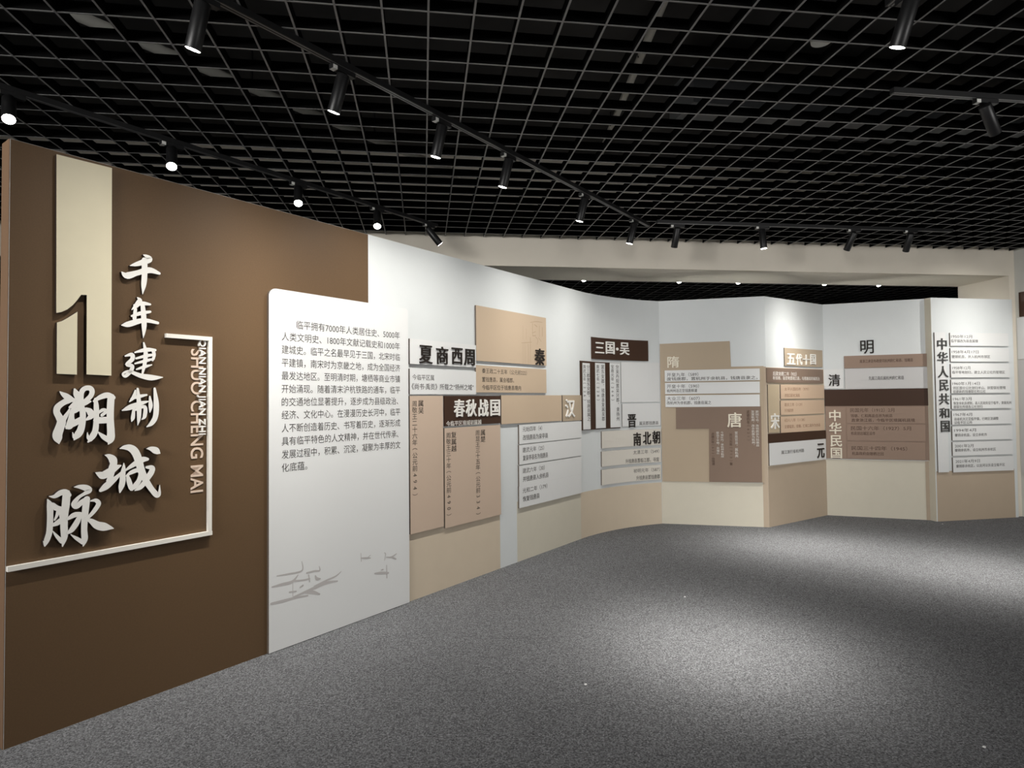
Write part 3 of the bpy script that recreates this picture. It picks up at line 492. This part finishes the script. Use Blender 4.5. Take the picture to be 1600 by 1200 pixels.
def prism(bm, w, pts, d0, d1, inv=None, front=0, side=0):
    W = WALLS[w]
    T = (lambda p: inv @ p) if inv is not None else (lambda p: p)
    a = [bm.verts.new(T(W.pt(s, z, d1))) for s, z in pts]
    b = [bm.verts.new(T(W.pt(s, z, d0))) for s, z in pts]
    bm.faces.new(a).material_index = front
    n = len(pts)
    for i in range(n):
        j = (i+1) % n
        bm.faces.new((a[j], a[i], b[i], b[j])).material_index = side
    bm.faces.new(b[::-1]).material_index = side
    bmesh.ops.recalc_face_normals(bm, faces=bm.faces[:])

def wall(name, w, s0, s1, mats, patches, thick=0.10, end=None):
    bm = bmesh.new()
    slab(bm, w, s0, 0.0, s1, WALL_TOP, -thick, 0.0, side=0)
    for (a, z0, b, z1, mi) in patches:
        slab(bm, w, a, z0, b, z1, -0.002, 0.0006, front=mi, side=mi)
    if end is not None:
        slab(bm, w, s0 - 0.003, 0.0, s0 - 0.0005, WALL_TOP, -thick, -0.001, front=end, side=end)
    o = make(name, bm, mats)
    return tag(o, kind='structure')

wall('wall_left', 'A', 0.0, WALLS['A'].total, ['wall_white', 'wall_brown', 'wall_beige', 'wall_brown_end', 'wall_cream'],
     [(0.001, 0.0, 2.069, WALL_TOP - 0.001, 1), (2.2, 0.0, 3.588, 0.93, 2), (3.85, 0.0, 5.036, 0.56, 4), (5.036, 0.0, 6.386, 0.497, 2)], end=3)
wall('wall_back_left', 'C', 0.0, 1.2091, ['wall_white', 'wall_cream', 'wall_tan'],
     [(0.002, 0.0, 1.15, 0.512, 1), (1.15, 0.0, 1.2085, 1.872, 2)], 0.05)
wall('wall_back_center', 'D', 0.0, 1.2625, ['wall_white', 'wall_tan', 'wall_beige'],
     [(0.0, 0.0, 1.2624, 0.70, 1), (0.0, 0.70, 1.255, 1.865, 2)], 0.05)
wall('wall_back_right', 'E', 0.0, 1.1447, ['wall_white', 'wall_cream', 'wall_tan'],
     [(0.001, 0.0, 1.085, 0.716, 1), (1.085, 0.0, 1.1446, 0.716, 2)], 0.05)
wall('wall_right_end', 'F', 0.0, 1.178, ['wall_white', 'wall_tan', 'wall_cream'], [(0.012, 0.0, 1.135, 0.60, 1)], 0.10, end=2)

# ------------------------------------------------------------------ the room shell
def sbox(name, a, b, m):
    bm = bmesh.new(); box(bm, a, b)
    return tag(make(name, bm, m), kind='structure')

sbox('floor', (-6, -4.2, -0.1), (12.2, 13.2, 0.0), 'carpet')
sbox('wall_back_header', (-6, 6.9, 3.005), (7.28, 7.66, SLAB), 'header_white')
sbox('wall_back_pillar', (7.28, 6.9, 0.0), (8.2, 7.66, SLAB), 'header_white')
sbox('wall_right', (7.36, -4.0, 0.0), (7.5, 6.9, SLAB), 'room_white')
sbox('wall_right_far', (12.0, 7.66, 0.0), (12.2, 13.0, SLAB), 'room_dark')
sbox('wall_back_far', (-6, 13.0, 0.0), (12.2, 13.2, SLAB), 'room_dark')
sbox('wall_left_far', (-6, -4.0, 0.0), (-5.8, 13.0, SLAB), 'room_dark')
sbox('wall_front', (-6, -4.2, 0.0), (7.5, -4.0, SLAB), 'room_white')
sbox('wall_back_side', (8.2, 7.56, 0.0), (12.2, 7.66, SLAB), 'room_dark')
sbox('ceiling_upper', (-6, -4.2, SLAB), (12.2, 13.2, SLAB + 0.1), 'slab')

def grid(name, x0, x1, y0, y1):
    bm = bmesh.new()
    T, HT = 0.0098, 0.06
    i0 = math.ceil((x0 + 0.3922)/CELL); i1 = math.floor((x1 + 0.3922)/CELL)
    for i in range(i0, i1 + 1):
        x = -0.3922 + CELL*i
        box(bm, (x - T/2, y0, CEIL + 0.0015), (x + T/2, y1, CEIL + HT), 1)
        box(bm, (x - T/2, y0, CEIL), (x + T/2, y1, CEIL + 0.0015), 0)
    j0 = math.ceil((y0 - 2.9054)/CELL); j1 = math.floor((y1 - 2.9054)/CELL)
    for j in range(j0, j1 + 1):
        y = 2.9054 + CELL*j
        box(bm, (x0, y - T/2, CEIL + 0.0022), (x1, y + T/2, CEIL + HT - 0.0005), 1)
        box(bm, (x0, y - T/2, CEIL + 0.0007), (x1, y + T/2, CEIL + 0.0022), 0)
    return tag(make(name, bm, ['grid_edge', 'grid_black']), kind='structure')

grid('ceiling', -5.75, 7.34, -3.95, 6.89)
grid('ceiling_back', -3.0, 11.9, 7.68, 12.95)

# ------------------------------------------------------------------ writing
TEXTS = {}
def glyphs(text, bold=0.0, res=3):
    """Outline of a line of type as (verts 2D, faces), flat."""
    key = (text, bold, res)
    if key in TEXTS: return TEXTS[key]
    cu = bpy.data.curves.new('type', 'FONT')
    cu.body = text; cu.offset = bold; cu.resolution_u = res; cu.fill_mode = 'FRONT'
    ob = bpy.data.objects.new('type', cu)
    COL.objects.link(ob)
    bpy.context.view_layer.update()
    me = bpy.data.meshes.new_from_object(ob.evaluated_get(bpy.context.evaluated_depsgraph_get()))
    vs = [(v.co.x, v.co.y) for v in me.vertices]
    fs = [tuple(p.vertices) for p in me.polygons]
    bpy.data.objects.remove(ob); bpy.data.curves.remove(cu); bpy.data.meshes.remove(me)
    TEXTS[key] = (vs, fs)
    return TEXTS[key]

def bounds(vs):
    return min(v[0] for v in vs), min(v[1] for v in vs), max(v[0] for v in vs), max(v[1] for v in vs)

GB = bounds(glyphs('国')[0])

def put_flat(bm, w, vs, fs, fx, d, inv, mi):
    W = WALLS[w]
    nv = [bm.verts.new(inv @ W.pt(*fx(x, y), d)) for x, y in vs]
    _, _, n = W.frame(fx(*vs[0])[0])
    for f in fs:
        try:
            fc = bm.faces.new([nv[i] for i in f])
        except ValueError:
            continue
        fc.material_index = mi

def shifts(bold, flat):
    """Copies of an outline laid side by side to make a heavier weight."""
    if bold <= 0: return [(0.0, 0.0)]
    if flat: return [(0.0, 0.0), (-bold, 0.0), (bold, 0.0)]
    return [(0.0, 0.0), (-bold, 0.0), (bold, 0.0), (0.0, -bold*0.6), (0.0, bold*0.6), (-bold*0.7, -bold*0.5), (bold*0.7, -bold*0.5), (-bold*0.7, bold*0.5), (bold*0.7, bold*0.5)]

def hline(bm, w, text, s0, s1, zc, h, bold, d, inv, mi):
    vs, fs = glyphs(text)
    if not vs: return
    b = bounds(vs)
    kx = (s1 - s0)/(b[2] - b[0]); ky = h/(GB[3] - GB[1]); yc = (GB[1] + GB[3])/2
    for k, (ox, oy) in enumerate(shifts(bold, True)):
        put_flat(bm, w, vs, fs, lambda x, y: (s0 + (x + ox - b[0])*kx, zc + (y - yc)*ky), d + 0.00002*k, inv, mi)

def vline(bm, w, text, sc, zt, zb, wd, bold, d, inv, mi):
    n = len(text); p = (zt - zb)/n
    kx = wd/(GB[2] - GB[0]); ky = p*0.86/(GB[3] - GB[1])
    xc = (GB[0] + GB[2])/2; yc = (GB[1] + GB[3])/2
    for (ox, oy), k, ch in [(o, k, ch) for o in shifts(bold, True) for k, ch in enumerate(text)]:
        vs, fs = glyphs(ch)
        if not vs: continue
        vs = [(x + ox, y) for x, y in vs]
        z = zt - p*(k + 0.5)
        if ch in '（）0123456789，':
            b = bounds(vs); cx = (b[0] + b[2])/2; cy = (b[1] + b[3])/2
            if ch == '，':
                put_flat(bm, w, vs, fs, lambda x, y: (sc + (x - cx)*kx + wd*0.2, z + (y - cy)*ky + p*0.25), d, inv, mi)
            else:
                put_flat(bm, w, vs, fs, lambda x, y: (sc + (y - cy)*kx, z - (x - cx)*ky), d, inv, mi)
        else:
            put_flat(bm, w, vs, fs, lambda x, y: (sc + (x - xc)*kx, z + (y - yc)*ky), d, inv, mi)

def solid_char(name, w, ch, box4, d0, d1, bold, face, side, parent=None, inv=None, res=4):
    """One raised character filling the box s0,z0,s1,z1."""
    s0, z0, s1, z1 = box4
    W = WALLS[w]
    vs, fs = glyphs(ch, 0.0, res)
    b = bounds(vs)
    b = (b[0] - bold, b[1] - bold*0.6, b[2] + bold, b[3] + bold*0.6)
    kx = (s1 - s0)/(b[2] - b[0]); ky = (z1 - z0)/(b[3] - b[1])
    top = parent is None
    if top:
        M = W.matrix((s0 + s1)/2, (z0 + z1)/2); inv = M.inverted()
    bm = bmesh.new()
    for k, (ox, oy) in enumerate(shifts(bold, False)):
        one = bmesh.new()
        df = d1 - 0.00006*k
        put_flat(one, w, vs, fs, lambda x, y: (s0 + (x + ox - b[0])*kx, z0 + (y + oy - b[1])*ky), df, inv, 0)
        r = bmesh.ops.extrude_face_region(one, geom=one.faces[:])
        dv = Vector((0, df - d0, 0))
        for e in r['geom']:
            if isinstance(e, bmesh.types.BMVert): e.co += dv
        bmesh.ops.recalc_face_normals(one, faces=one.faces[:])
        one.normal_update()
        for f in one.faces: f.material_index = 0 if abs(f.normal.y) > 0.8 else 1
        tmp = bpy.data.meshes.new('one'); one.to_mesh(tmp); one.free()
        bm.from_mesh(tmp); bpy.data.meshes.remove(tmp)
    return make(name, bm, [face, side], parent, M if top else None)

def smooth_path(pts, n=6):
    out = []
    P = [pts[0]] + list(pts) + [pts[-1]]
    for i in range(1, len(P) - 2):
        for k in range(n):
            t = k/n
            out.append(tuple(0.5*((2*P[i][c]) + (-P[i-1][c] + P[i+1][c])*t + (2*P[i-1][c] - 5*P[i][c] + 4*P[i+1][c] - P[i+2][c])*t*t
                                  + (-P[i-1][c] + 3*P[i][c] - 3*P[i+1][c] + P[i+2][c])*t**3) for c in range(3)))
    out.append(tuple(pts[-1]))
    return out

def stroke_outline(pts, n=6):
    q = smooth_path(pts, n)
    L, R = [], []
    for i, (x, y, r) in enumerate(q):
        a = q[max(0, i-1)]; b = q[min(len(q)-1, i+1)]
        dx, dy = b[0]-a[0], b[1]-a[1]; m = math.hypot(dx, dy) or 1
        r = max(r, 0.0004)
        L.append((x - dy/m*r, y + dx/m*r)); R.append((x + dy/m*r, y - dx/m*r))
    def capend(p, prev, r):
        dx, dy = p[0]-prev[0], p[1]-prev[1]; a0 = math.atan2(dy, dx)
        return [(p[0] + r*math.cos(a0 + t), p[1] + r*math.sin(a0 + t)) for t in (math.pi/4, 0, -math.pi/4)]
    end = capend(q[-1], q[-2], max(q[-1][2], 0.0004))
    start = capend(q[0], q[1], max(q[0][2], 0.0004))
    return L, R, end, start

def brush(bm, w, pts, d0, d1, inv, front=0, side=1, flat=False):
    W = WALLS[w]
    L, R, end, start = stroke_outline(pts)
    T = lambda p, d: bm.verts.new(inv @ W.pt(p[0], p[1], d))
    fl = [T(p, d1) for p in L]; fr = [T(p, d1) for p in R]
    fe = [T(p, d1) for p in end]; fs = [T(p, d1) for p in start]
    def face(v, mi):
        f = bm.faces.new(v); f.material_index = mi
    for i in range(len(fl) - 1):
        face((fr[i], fr[i+1], fl[i+1], fl[i]), front)
    face([fr[-1]] + fe[::-1] + [fl[-1]], front)
    face([fl[0]] + fs[::-1] + [fr[0]], front)
    if flat: return
    ring_p = R + end[::-1] + L[::-1] + start[::-1]
    ring_f = fr + fe[::-1] + fl[::-1] + fs[::-1]
    ring_b = [T(p, d0) for p in ring_p]
    n = len(ring_f)
    for i in range(n):
        j = (i+1) % n
        face((ring_f[j], ring_f[i], ring_b[i], ring_b[j]), side)

# ------------------------------------------------------------------ panels on the display walls
BOLD_TITLE = {'black': 0.012, 'grey': 0.014, 'whitel': 0.02, 'creaml': 0.02}
for (name, w, rect, poly, thick, base, colour, cat, label, group, items) in PANELS:
    W = WALLS[w]
    if colour == 'none':
        it = items[0]
        o = solid_char(name, w, it[1], it[2:6], 0.0008, 0.010, BOLD_TITLE[it[6]], it[6], it[6])
        tag(o, label, cat, group); continue
    shape = poly
    if poly == 'round':
        s0, z0, s1, z1 = rect; r = 0.05
        shape = [(s0, z0), (s1, z0)] + [(s1 - r*0.5 + r*0.5*math.sin(a), z1 - r*0.5 + r*0.5*math.cos(a)) for a in [math.pi/2*(1 - k/5) for k in range(6)]] \
            + [(s0 + r - r*math.sin(a), z1 - r + r*math.cos(a)) for a in [math.pi/2*k/6 for k in range(7)]]
    elif poly is None:
        shape = None
    if shape:
        ss = [p[0] for p in shape]; zz = [p[1] for p in shape]
        rect = [min(ss), min(zz), max(ss), max(zz)]
    s0, z0, s1, z1 = rect
    M = W.matrix((s0 + s1)/2, (z0 + z1)/2); inv = M.inverted()
    bm = bmesh.new()
    f0 = base + 0.0012; f1 = base + thick + 0.0008
    if shape: prism(bm, w, shape, f0, f1, inv, 0, 1)
    else: slab(bm, w, s0, z0, s1, z1, f0, f1, inv, 0, 1)
    root = make(name, bm, [colour, colour if colour in ('dark', 'brownpink', 'brownpink2') else 'edge_shade'], None, M)
    tag(root, label, cat, group)
    for it in items:
        if it[0] == 'c':
            solid_char('letter', w, it[1], it[2:6], f1 + 0.0002, f1 + 0.009, BOLD_TITLE[it[6]], it[6], it[6], root, inv)
            continue
        tb = bmesh.new()
        if it[0] == 'h': hline(tb, w, it[1], it[2], it[3], it[4], it[5], it[7], f1 + 0.0006, inv, 0)
        else: vline(tb, w, it[1], it[2], it[3], it[4], it[5], it[7], f1 + 0.0006, inv, 0)
        make('printed_text', tb, it[6], root)
    if name == 'intro_board':
        for nm, k0, k1 in (('ink_branch', 0, 13), ('ink_boat', 13, 16), ('ink_boat', 16, 19), ('ink_boat', 19, 22)):
            ib = bmesh.new()
            for k in range(k0, k1): brush(ib, w, INK[k], 0, f1 + 0.0005 + 0.00002*k, inv, flat=True)
            make(nm, ib, ['ink_wash'], root)
    if label.startswith('large square tan'):
        ib = bmesh.new()
        for k, st in enumerate(SKETCH): brush(ib, w, st, 0, f1 + 0.0005 + 0.00002*k, inv, flat=True)
        make('sketch_drawing', ib, ['sketch_line'], root)

# ------------------------------------------------------------------ brush lettering, number sign, border strip on the brown wall
NAMES = {'千': 'topmost of the four small white brush characters right of the number sign, 千',
         '年': 'second of the four small white brush characters, 年, below the 千',
         '建': 'third of the four small white brush characters, 建, above the 制',
         '制': 'lowest of the four small white brush characters, 制, above the big 城',
         '溯': 'big white raised brush character 溯 under the cream number sign',
         '城': 'big white raised brush character 城 between 溯 and 脉, set to the right',
         '脉': 'big white raised brush character 脉 just above the slanting white border strip'}
WA = WALLS['A']
for ch, sts in CALLIGRAPHY.items():
    ss = [p[0] for st in sts for p in st]; zz = [p[1] for st in sts for p in st]
    M = WA.matrix((min(ss) + max(ss))/2, (min(zz) + max(zz))/2); inv = M.inverted()
    bm = bmesh.new()
    th = 0.026 if ch in '溯城脉' else 0.020
    for k, st in enumerate(sts):
        brush(bm, 'A', st, 0.0008, th + 0.00006*k, inv)
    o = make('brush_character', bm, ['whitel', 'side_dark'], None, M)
    tag(o, NAMES[ch], 'letter', 'big brush characters on the brown wall' if ch in '溯城脉' else 'small brush characters on the brown wall')

ss = [p[0] for q in NUMBER_PIECES for p in q]; zz = [p[1] for q in NUMBER_PIECES for p in q]
M = WA.matrix((min(ss) + max(ss))/2, min(zz)); inv = M.inverted()
root = empty('number_sign', (0, 0, 0)); root.matrix_world = M
tag(root, 'tall cream cut-out number one on the brown wall reaching up to its top edge', 'sign')
for nm, q in zip(('numeral_plate', 'numeral_foot'), NUMBER_PIECES):
    bm = bmesh.new(); prism(bm, 'A', q, 0.0008, 0.023, inv, 0, 1)
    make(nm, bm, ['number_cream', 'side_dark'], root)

M = WA.matrix(FRAME_PATH[2][0], FRAME_PATH[2][1]); inv = M.inverted()
root = empty('border_strip', (0, 0, 0)); root.matrix_world = M
tag(root, 'thin white raised border strip bent around the brush lettering on the brown wall', 'border')
(a0, a1), (b0, b1), (c0, c1), (e0, e1) = FRAME_PATH
ht = 0.011
c1 = (c1 + e1)/2; b1 = (a1 + b1)/2
for nm, r in (('top_bar', (a0, b1 - ht, b0 + ht, b1 + ht)), ('side_bar', (b0 - ht*0.8, c1 + ht, b0 + ht, b1 - ht)), ('bottom_bar', (max(e0, 0.002), c1 - ht, c0 + ht, c1 + ht))):
    bm = bmesh.new(); slab(bm, 'A', r[0], r[1], r[2], r[3], 0.0008, 0.022, inv)
    make(nm, bm, ['frame_white'], root)

def rotated_lettering(name, text, rect, d1, face, label, weight):
    """Latin capitals read from top to bottom, each letter a part."""
    s0, z0, s1, z1 = rect
    M = WA.matrix((s0 + s1)/2, (z0 + z1)/2); inv = M.inverted()
    root = empty(name, (0, 0, 0)); root.matrix_world = M
    tag(root, label, 'lettering')
    full, _ = glyphs(text, weight, 4)
    fb = bounds(full)
    kx = (z1 - z0)/(fb[2] - fb[0]); ky = (s1 - s0)/(fb[3] - fb[1])
    for i, ch in enumerate(text):
        if ch == ' ': continue
        vs, fs = glyphs(ch, weight, 4)
        dx = bounds(glyphs(text[:i+1], weight, 4)[0])[2] - bounds(vs)[2]
        bm = bmesh.new()
        put_flat(bm, 'A', vs, fs, lambda x, y: (s0 + (y - fb[1])*ky, z1 - (x + dx - fb[0])*kx), d1, inv, 0)
        bmesh.ops.remove_doubles(bm, verts=bm.verts[:], dist=1e-6)
        r = bmesh.ops.extrude_face_region(bm, geom=bm.faces[:])
        for e in r['geom']:
            if isinstance(e, bmesh.types.BMVert): e.co.y += d1 - 0.0008
        bmesh.ops.recalc_face_normals(bm, faces=bm.faces[:])
        make('letter', bm, [face], root)

rotated_lettering('pinyin_lettering', PINYIN[0][0], PINYIN[0][1:], 0.014, 'whitel', 'smaller white capitals QIAN NIAN JIAN ZHI running down along the border strip', 0.008)
rotated_lettering('pinyin_lettering', PINYIN[1][0], PINYIN[1][1:], 0.004, 'pale_pink', 'larger pale pink capitals SHUO CHENG MAI running down the brown wall', 0.010)

# ------------------------------------------------------------------ panels on the right wall, only their edge shows
def right_panel(name, y0, y1, z0, z1, m, label):
    bm = bmesh.new(); box(bm, (-0.014, y0 - y1, 0), (0, 0, z1 - z0))
    o = make(name, bm, m, None, Matrix.Translation((7.359, y1, z0)))
    tag(o, label, 'panel', 'panels on the right wall')
right_panel('title_board', 5.6, 6.838, 2.48, 2.785, 'dark', 'dark brown panel high on the right wall beside the pillar')
right_panel('text_board', 5.6, 6.872, 1.955, 2.47, 'white', 'white panel on the right wall directly under the dark brown one')
right_panel('text_board', 5.6, 6.872, 0.55, 1.94, 'wgrey', 'tall pale grey panel low on the right wall near the floor')

# ------------------------------------------------------------------ track lighting
def track(a, b, label):
    a = Vector(a); b = Vector(b); L = (b - a).length
    ang = math.atan2(b.y - a.y, b.x - a.x)
    bm = bmesh.new(); box(bm, (0, -0.018, -0.032), (L, 0.018, -0.001))
    o = make('lighting_track', bm, 'black_metal', None, Matrix.Translation((a.x, a.y, CEIL)) @ Matrix.Rotation(ang, 4, 'Z'))
    tag(o, label, 'lighting track', 'black tracks on the ceiling grid')
    for y in (-0.011, 0.007):
        s = bmesh.new(); box(s, (0.01, y, -0.0335), (L - 0.01, y + 0.004, -0.032))
        make('conductor_strip', s, 'track_metal', o)
    return o

def spotlight(x, y, target, watts, track_ang, label, group, half=30, lens='lens', radius=0.03):
    root = empty('track_spotlight', (x, y, CEIL - 0.034))
    tag(root, label, 'spotlight', group)
    Rz = Matrix.Rotation(track_ang, 4, 'Z')
    bm = bmesh.new(); box(bm, (-0.075, -0.016, -0.026), (0.075, 0.016, 0.0))
    make('adapter', bm, 'black_metal', root, Rz)
    bm = bmesh.new(); box(bm, (-0.072, -0.0168, -0.0265), (-0.045, 0.0168, -0.006))
    make('sticker', bm, 'sticker', root, Rz)
    piv = Vector((0, 0, -0.052))
    d = (Vector(target) - (Vector((x, y, CEIL - 0.034)) + piv)).normalized()
    q = d.to_track_quat('-Z', 'Y').to_matrix().to_4x4()
    M = Matrix.Translation(piv) @ q
    bm = bmesh.new(); cyl(bm, 0.008, 0.008, -0.052, -0.022, 12)
    make('bracket', bm, 'black_metal', root)
    bm = bmesh.new()
    rings = lathe(bm, [(0.010, 0.022), (0.030, 0.022), (0.034, 0.018), (0.034, -0.178), (0.0335, -0.180), (0.0315, -0.180), (0.031, -0.176)])
    bm.faces.new(rings[0][::-1])
    bmesh.ops.recalc_face_normals(bm, faces=bm.faces[:])
    make('housing', bm, 'black_metal', root, M)
    bm = bmesh.new(); cyl(bm, 0.0308, 0.0308, -0.1795, -0.170, 24)
    make('lamp_lens', bm, lens, root, M)
    ld = bpy.data.lights.new('lamp_light', 'SPOT')
    ld.energy = watts; ld.color = LAMP_COLOR; ld.spot_size = math.radians(140); ld.spot_blend = 0.6; ld.shadow_soft_size = radius
    # beam profile of the reflector: half intensity at the given angle off the axis
    ld.use_nodes = True
    nt = ld.node_tree
    em = nt.nodes['Emission']
    tc = nt.nodes.new('ShaderNodeTexCoord'); sp = nt.nodes.new('ShaderNodeSeparateXYZ')
    ab = nt.nodes.new('ShaderNodeMath'); ab.operation = 'ABSOLUTE'
    pw = nt.nodes.new('ShaderNodeMath'); pw.operation = 'POWER'; pw.inputs[1].default_value = math.log(0.5)/math.log(math.cos(math.radians(half)))
    nt.links.new(tc.outputs['Normal'], sp.inputs[0]); nt.links.new(sp.outputs['Z'], ab.inputs[0]); nt.links.new(ab.outputs[0], pw.inputs[0])
    nt.links.new(pw.outputs[0], em.inputs['Strength'])
    lo = bpy.data.objects.new('lamp_light', ld); COL.objects.link(lo)
    lo.parent = root
    lo.matrix_local = M @ Matrix.Translation((0, 0, -0.184))
    return root

A45 = math.atan2(0.71727, 0.6968)
def onA(s, d):
    p = WA.pt(s, 0, d); return p.x, p.y

# track behind the brown wall
p0 = onA(-0.9, -0.92); p1 = onA(3.78, -0.92)
track(p0 + (0,), p1 + (0,), 'black track behind the long brown and white wall')
B_LABELS = ['leftmost lit spotlight behind the brown wall, glaring at the picture edge', 'lit spotlight behind the brown wall, second from its left end',
            'lit spotlight behind the brown wall, third from its left end', 'lit spotlight hanging near the right end of the brown wall', 'tilted spotlight just above the seam of brown and white wall']
for s, lab in zip((0.24, 1.14, 2.14, 2.98, 3.66), B_LABELS):
    x, y = onA(s, -0.92)
    q = math.hypot(x, y); t = (x - x/q*0.75, y - y/q*0.75)
    if s > 3.5: t = onA(4.35, -0.45)
    spotlight(x, y, (t[0], t[1], 2.25), 18, A45, lab, 'spotlights behind the brown wall')

# track in front of the long wall
p0 = onA(-1.2, 0.78); p1 = onA(5.16, 0.80)
track(p0 + (0,), p1 + (0,), 'long black track running in front of the long brown and white wall')
F_LABELS = ['nearest spotlight of the long track, cut by the top picture edge', 'second spotlight along the long track, with a bright lens and white sticker', 'third spotlight along the long track from the camera',
            'fourth spotlight along the long track from the camera', 'fifth spotlight along the long track from the camera', 'last spotlight at the far end of the long track']
for s, lab, (wt, half, za) in zip((0.46, 1.22, 2.00, 2.71, 3.82, 4.81), F_LABELS,
                                  ((38, 24, 1.1), (98, 23, 1.2), (70, 34, 0.5), (42, 34, 0.5), (56, 34, 0.5), (54, 34, 0.5))):
    x, y = onA(s, 0.78)
    t = onA(s - 0.10, 0.0)
    spotlight(x, y, (t[0], t[1], za), wt, A45, lab, 'spotlights on the long track', half=half)

# track before the header
track((2.35, 6.05, 0), (5.7, 6.05, 0), 'black track close before the white header beam')
for x, y, t, wt, lab in [(2.58, 6.08, (2.55, 7.1, 1.3), 18, 'spotlight before the white header, first from its left, above the 三国·吴 side'),
                         (3.49, 6.05, (3.73, 5.99, 0), 400, 'spotlight before the white header pointing straight down, second from left'),
                         (4.53, 6.05, (4.4, 7.1, 1.75), 80, 'spotlight before the white header, third from left, aimed at the 五代十国 title'),
                         (5.18, 6.03, (5.45, 7.25, 1.4), 12, 'spotlight before the white header, rightmost of the four')]:
    spotlight(x, y, t, wt, 0.0, lab, 'spotlights before the white header', half=15 if wt > 200 else 20)

# tracks on the right
track((2.12, -1.5, 0), (2.12, 2.56, 0), 'black track running toward the camera at the top picture edge')
spotlight(2.13, 2.44, (1.77, 3.69, 0.0), 560, math.pi/2, 'large near spotlight with bright lens at the top right of the ceiling', 'spotlights on the right', half=12)
track((2.74, 3.3, 0), (6.6, 3.3, 0), 'black track with bright conductor lines at the upper right')
spotlight(3.36, 3.3, (5.9, 4.5, 0.6), 160, 0.0, 'dark tilted spotlight under the upper right track', 'spotlights on the right', half=14)
spotlight(5.2, 3.3, (4.6, 4.95, 0.0), 640, 0.0, 'spotlight further along the upper right track, beyond the picture edge', 'spotlights on the right', half=14)
track((6.55, 3.5, 0), (6.55, 5.8, 0), 'short black track beyond the picture edge before the seven-character title board')
spotlight(6.55, 5.6, (6.6, 6.82, 1.6), 74, math.pi/2, 'spotlight lighting the tall seven-character title board from beyond the picture edge', 'spotlights on the right')

# track in the space beyond the header
track((1.6, 8.2, 0), (7.4, 8.2, 0), 'black track in the dark space behind the folding wall')
for k, (x, lab) in enumerate(((2.13, 'leftmost small bright spotlight seen under the white header'), (3.46, 'second small bright spotlight from left under the white header'),
               (4.31, 'third small bright spotlight from left under the white header'), (5.6, 'fourth small bright spotlight from left under the white header'),
               (6.44, 'rightmost small bright spotlight seen under the white header'))):
    spotlight(x, 8.2, (x - 0.1, 7.3, 2.2), 75, 0.0, lab, 'spotlights beyond the header')

# ------------------------------------------------------------------ things above the open ceiling
bm = bmesh.new(); cyl(bm, 0.05, 0.055, 0.0, 0.028, 28)
root = make('smoke_detector', bm, 'sticker', None, Matrix.Translation((2.06, 2.96, CEIL + 0.03)))
tag(root, 'round white smoke detector in a ceiling cell at the upper right', 'smoke detector')
bm = bmesh.new(); cyl(bm, 0.006, 0.006, 0.028, SLAB - CEIL - 0.03, 8)
make('stem', bm, 'black_metal', root)

def run(name, a, b, wd, ht, m, label, cat, rnd=False):
    a = Vector(a); b = Vector(b); d = b - a; L = d.length
    M = Matrix.Translation(a) @ Matrix.Rotation(math.atan2(d.y, d.x), 4, 'Z')
    bm = bmesh.new()
    if rnd: cyl(bm, wd, wd, 0, L, 14, M=Matrix.Rotation(math.pi/2, 4, 'Y'))
    else:
        box(bm, (0, -wd/2, 0), (L, wd/2, ht))
    o = make(name, bm, m, None, M); tag(o, label, cat)
    n = int(L/1.2)
    for k in range(n):
        s = bmesh.new(); box(s, (0.6 + 1.2*k - 0.006, wd/2 + 0.004, -0.02), (0.6 + 1.2*k + 0.006, wd/2 + 0.016, SLAB - a.z))
        make('hanger_rod', s, 'black_metal', o)
    return o
run('conduit_pipe', (-3.4, 2.85, 3.9), (0.4, 6.6, 3.9), 0.035, 0, 'pipe_grey', 'pale pipe above the ceiling grid over the brown wall', 'pipe', True)
run('air_duct', (-0.5, 2.2, 3.75), (6.5, 2.2, 3.75), 0.45, 0.3, 'galvanised', 'grey air duct crossing above the ceiling grid near the camera', 'air duct')
run('air_duct', (2.0, 4.6, 3.72), (6.9, 4.9, 3.72), 0.4, 0.28, 'galvanised', 'grey air duct above the ceiling grid toward the header', 'air duct')
run('conduit_pipe', (0.9, -2.0, 4.14), (1.9, 6.5, 4.14), 0.03, 0, 'pipe_grey', 'pale pipe above the middle of the ceiling grid', 'pipe', True)

# ------------------------------------------------------------------ scraps on the carpet
for (x, y), lab in zip(((1.952, 4.582), (0.836, 3.273), (2.361, 2.42), (6.035, 6.66)),
                       ('tiny white paper scrap on the carpet just beyond the big light pool', 'tiny white paper scrap on the carpet near the middle foreground',
                        'tiny white paper scrap on the carpet at the lower right', 'tiny white paper scrap on the carpet by the foot of the right-hand display wall')):
    bm = bmesh.new()
    pts = [(0.008, 0.0), (0.003, 0.006), (-0.006, 0.004), (-0.005, -0.005), (0.003, -0.005)]
    t = [bm.verts.new((px, py, 0.004)) for px, py in pts]; u = [bm.verts.new((px, py, 0.0)) for px, py in pts]
    bm.faces.new(t); bm.faces.new(u[::-1])
    for i in range(5): bm.faces.new((t[(i+1) % 5], t[i], u[i], u[(i+1) % 5]))
    bmesh.ops.recalc_face_normals(bm, faces=bm.faces[:])
    tag(make('paper_scrap', bm, 'paper', None, Matrix.Translation((x, y, 0.0005))), lab, 'paper scrap', 'paper scraps on the carpet')
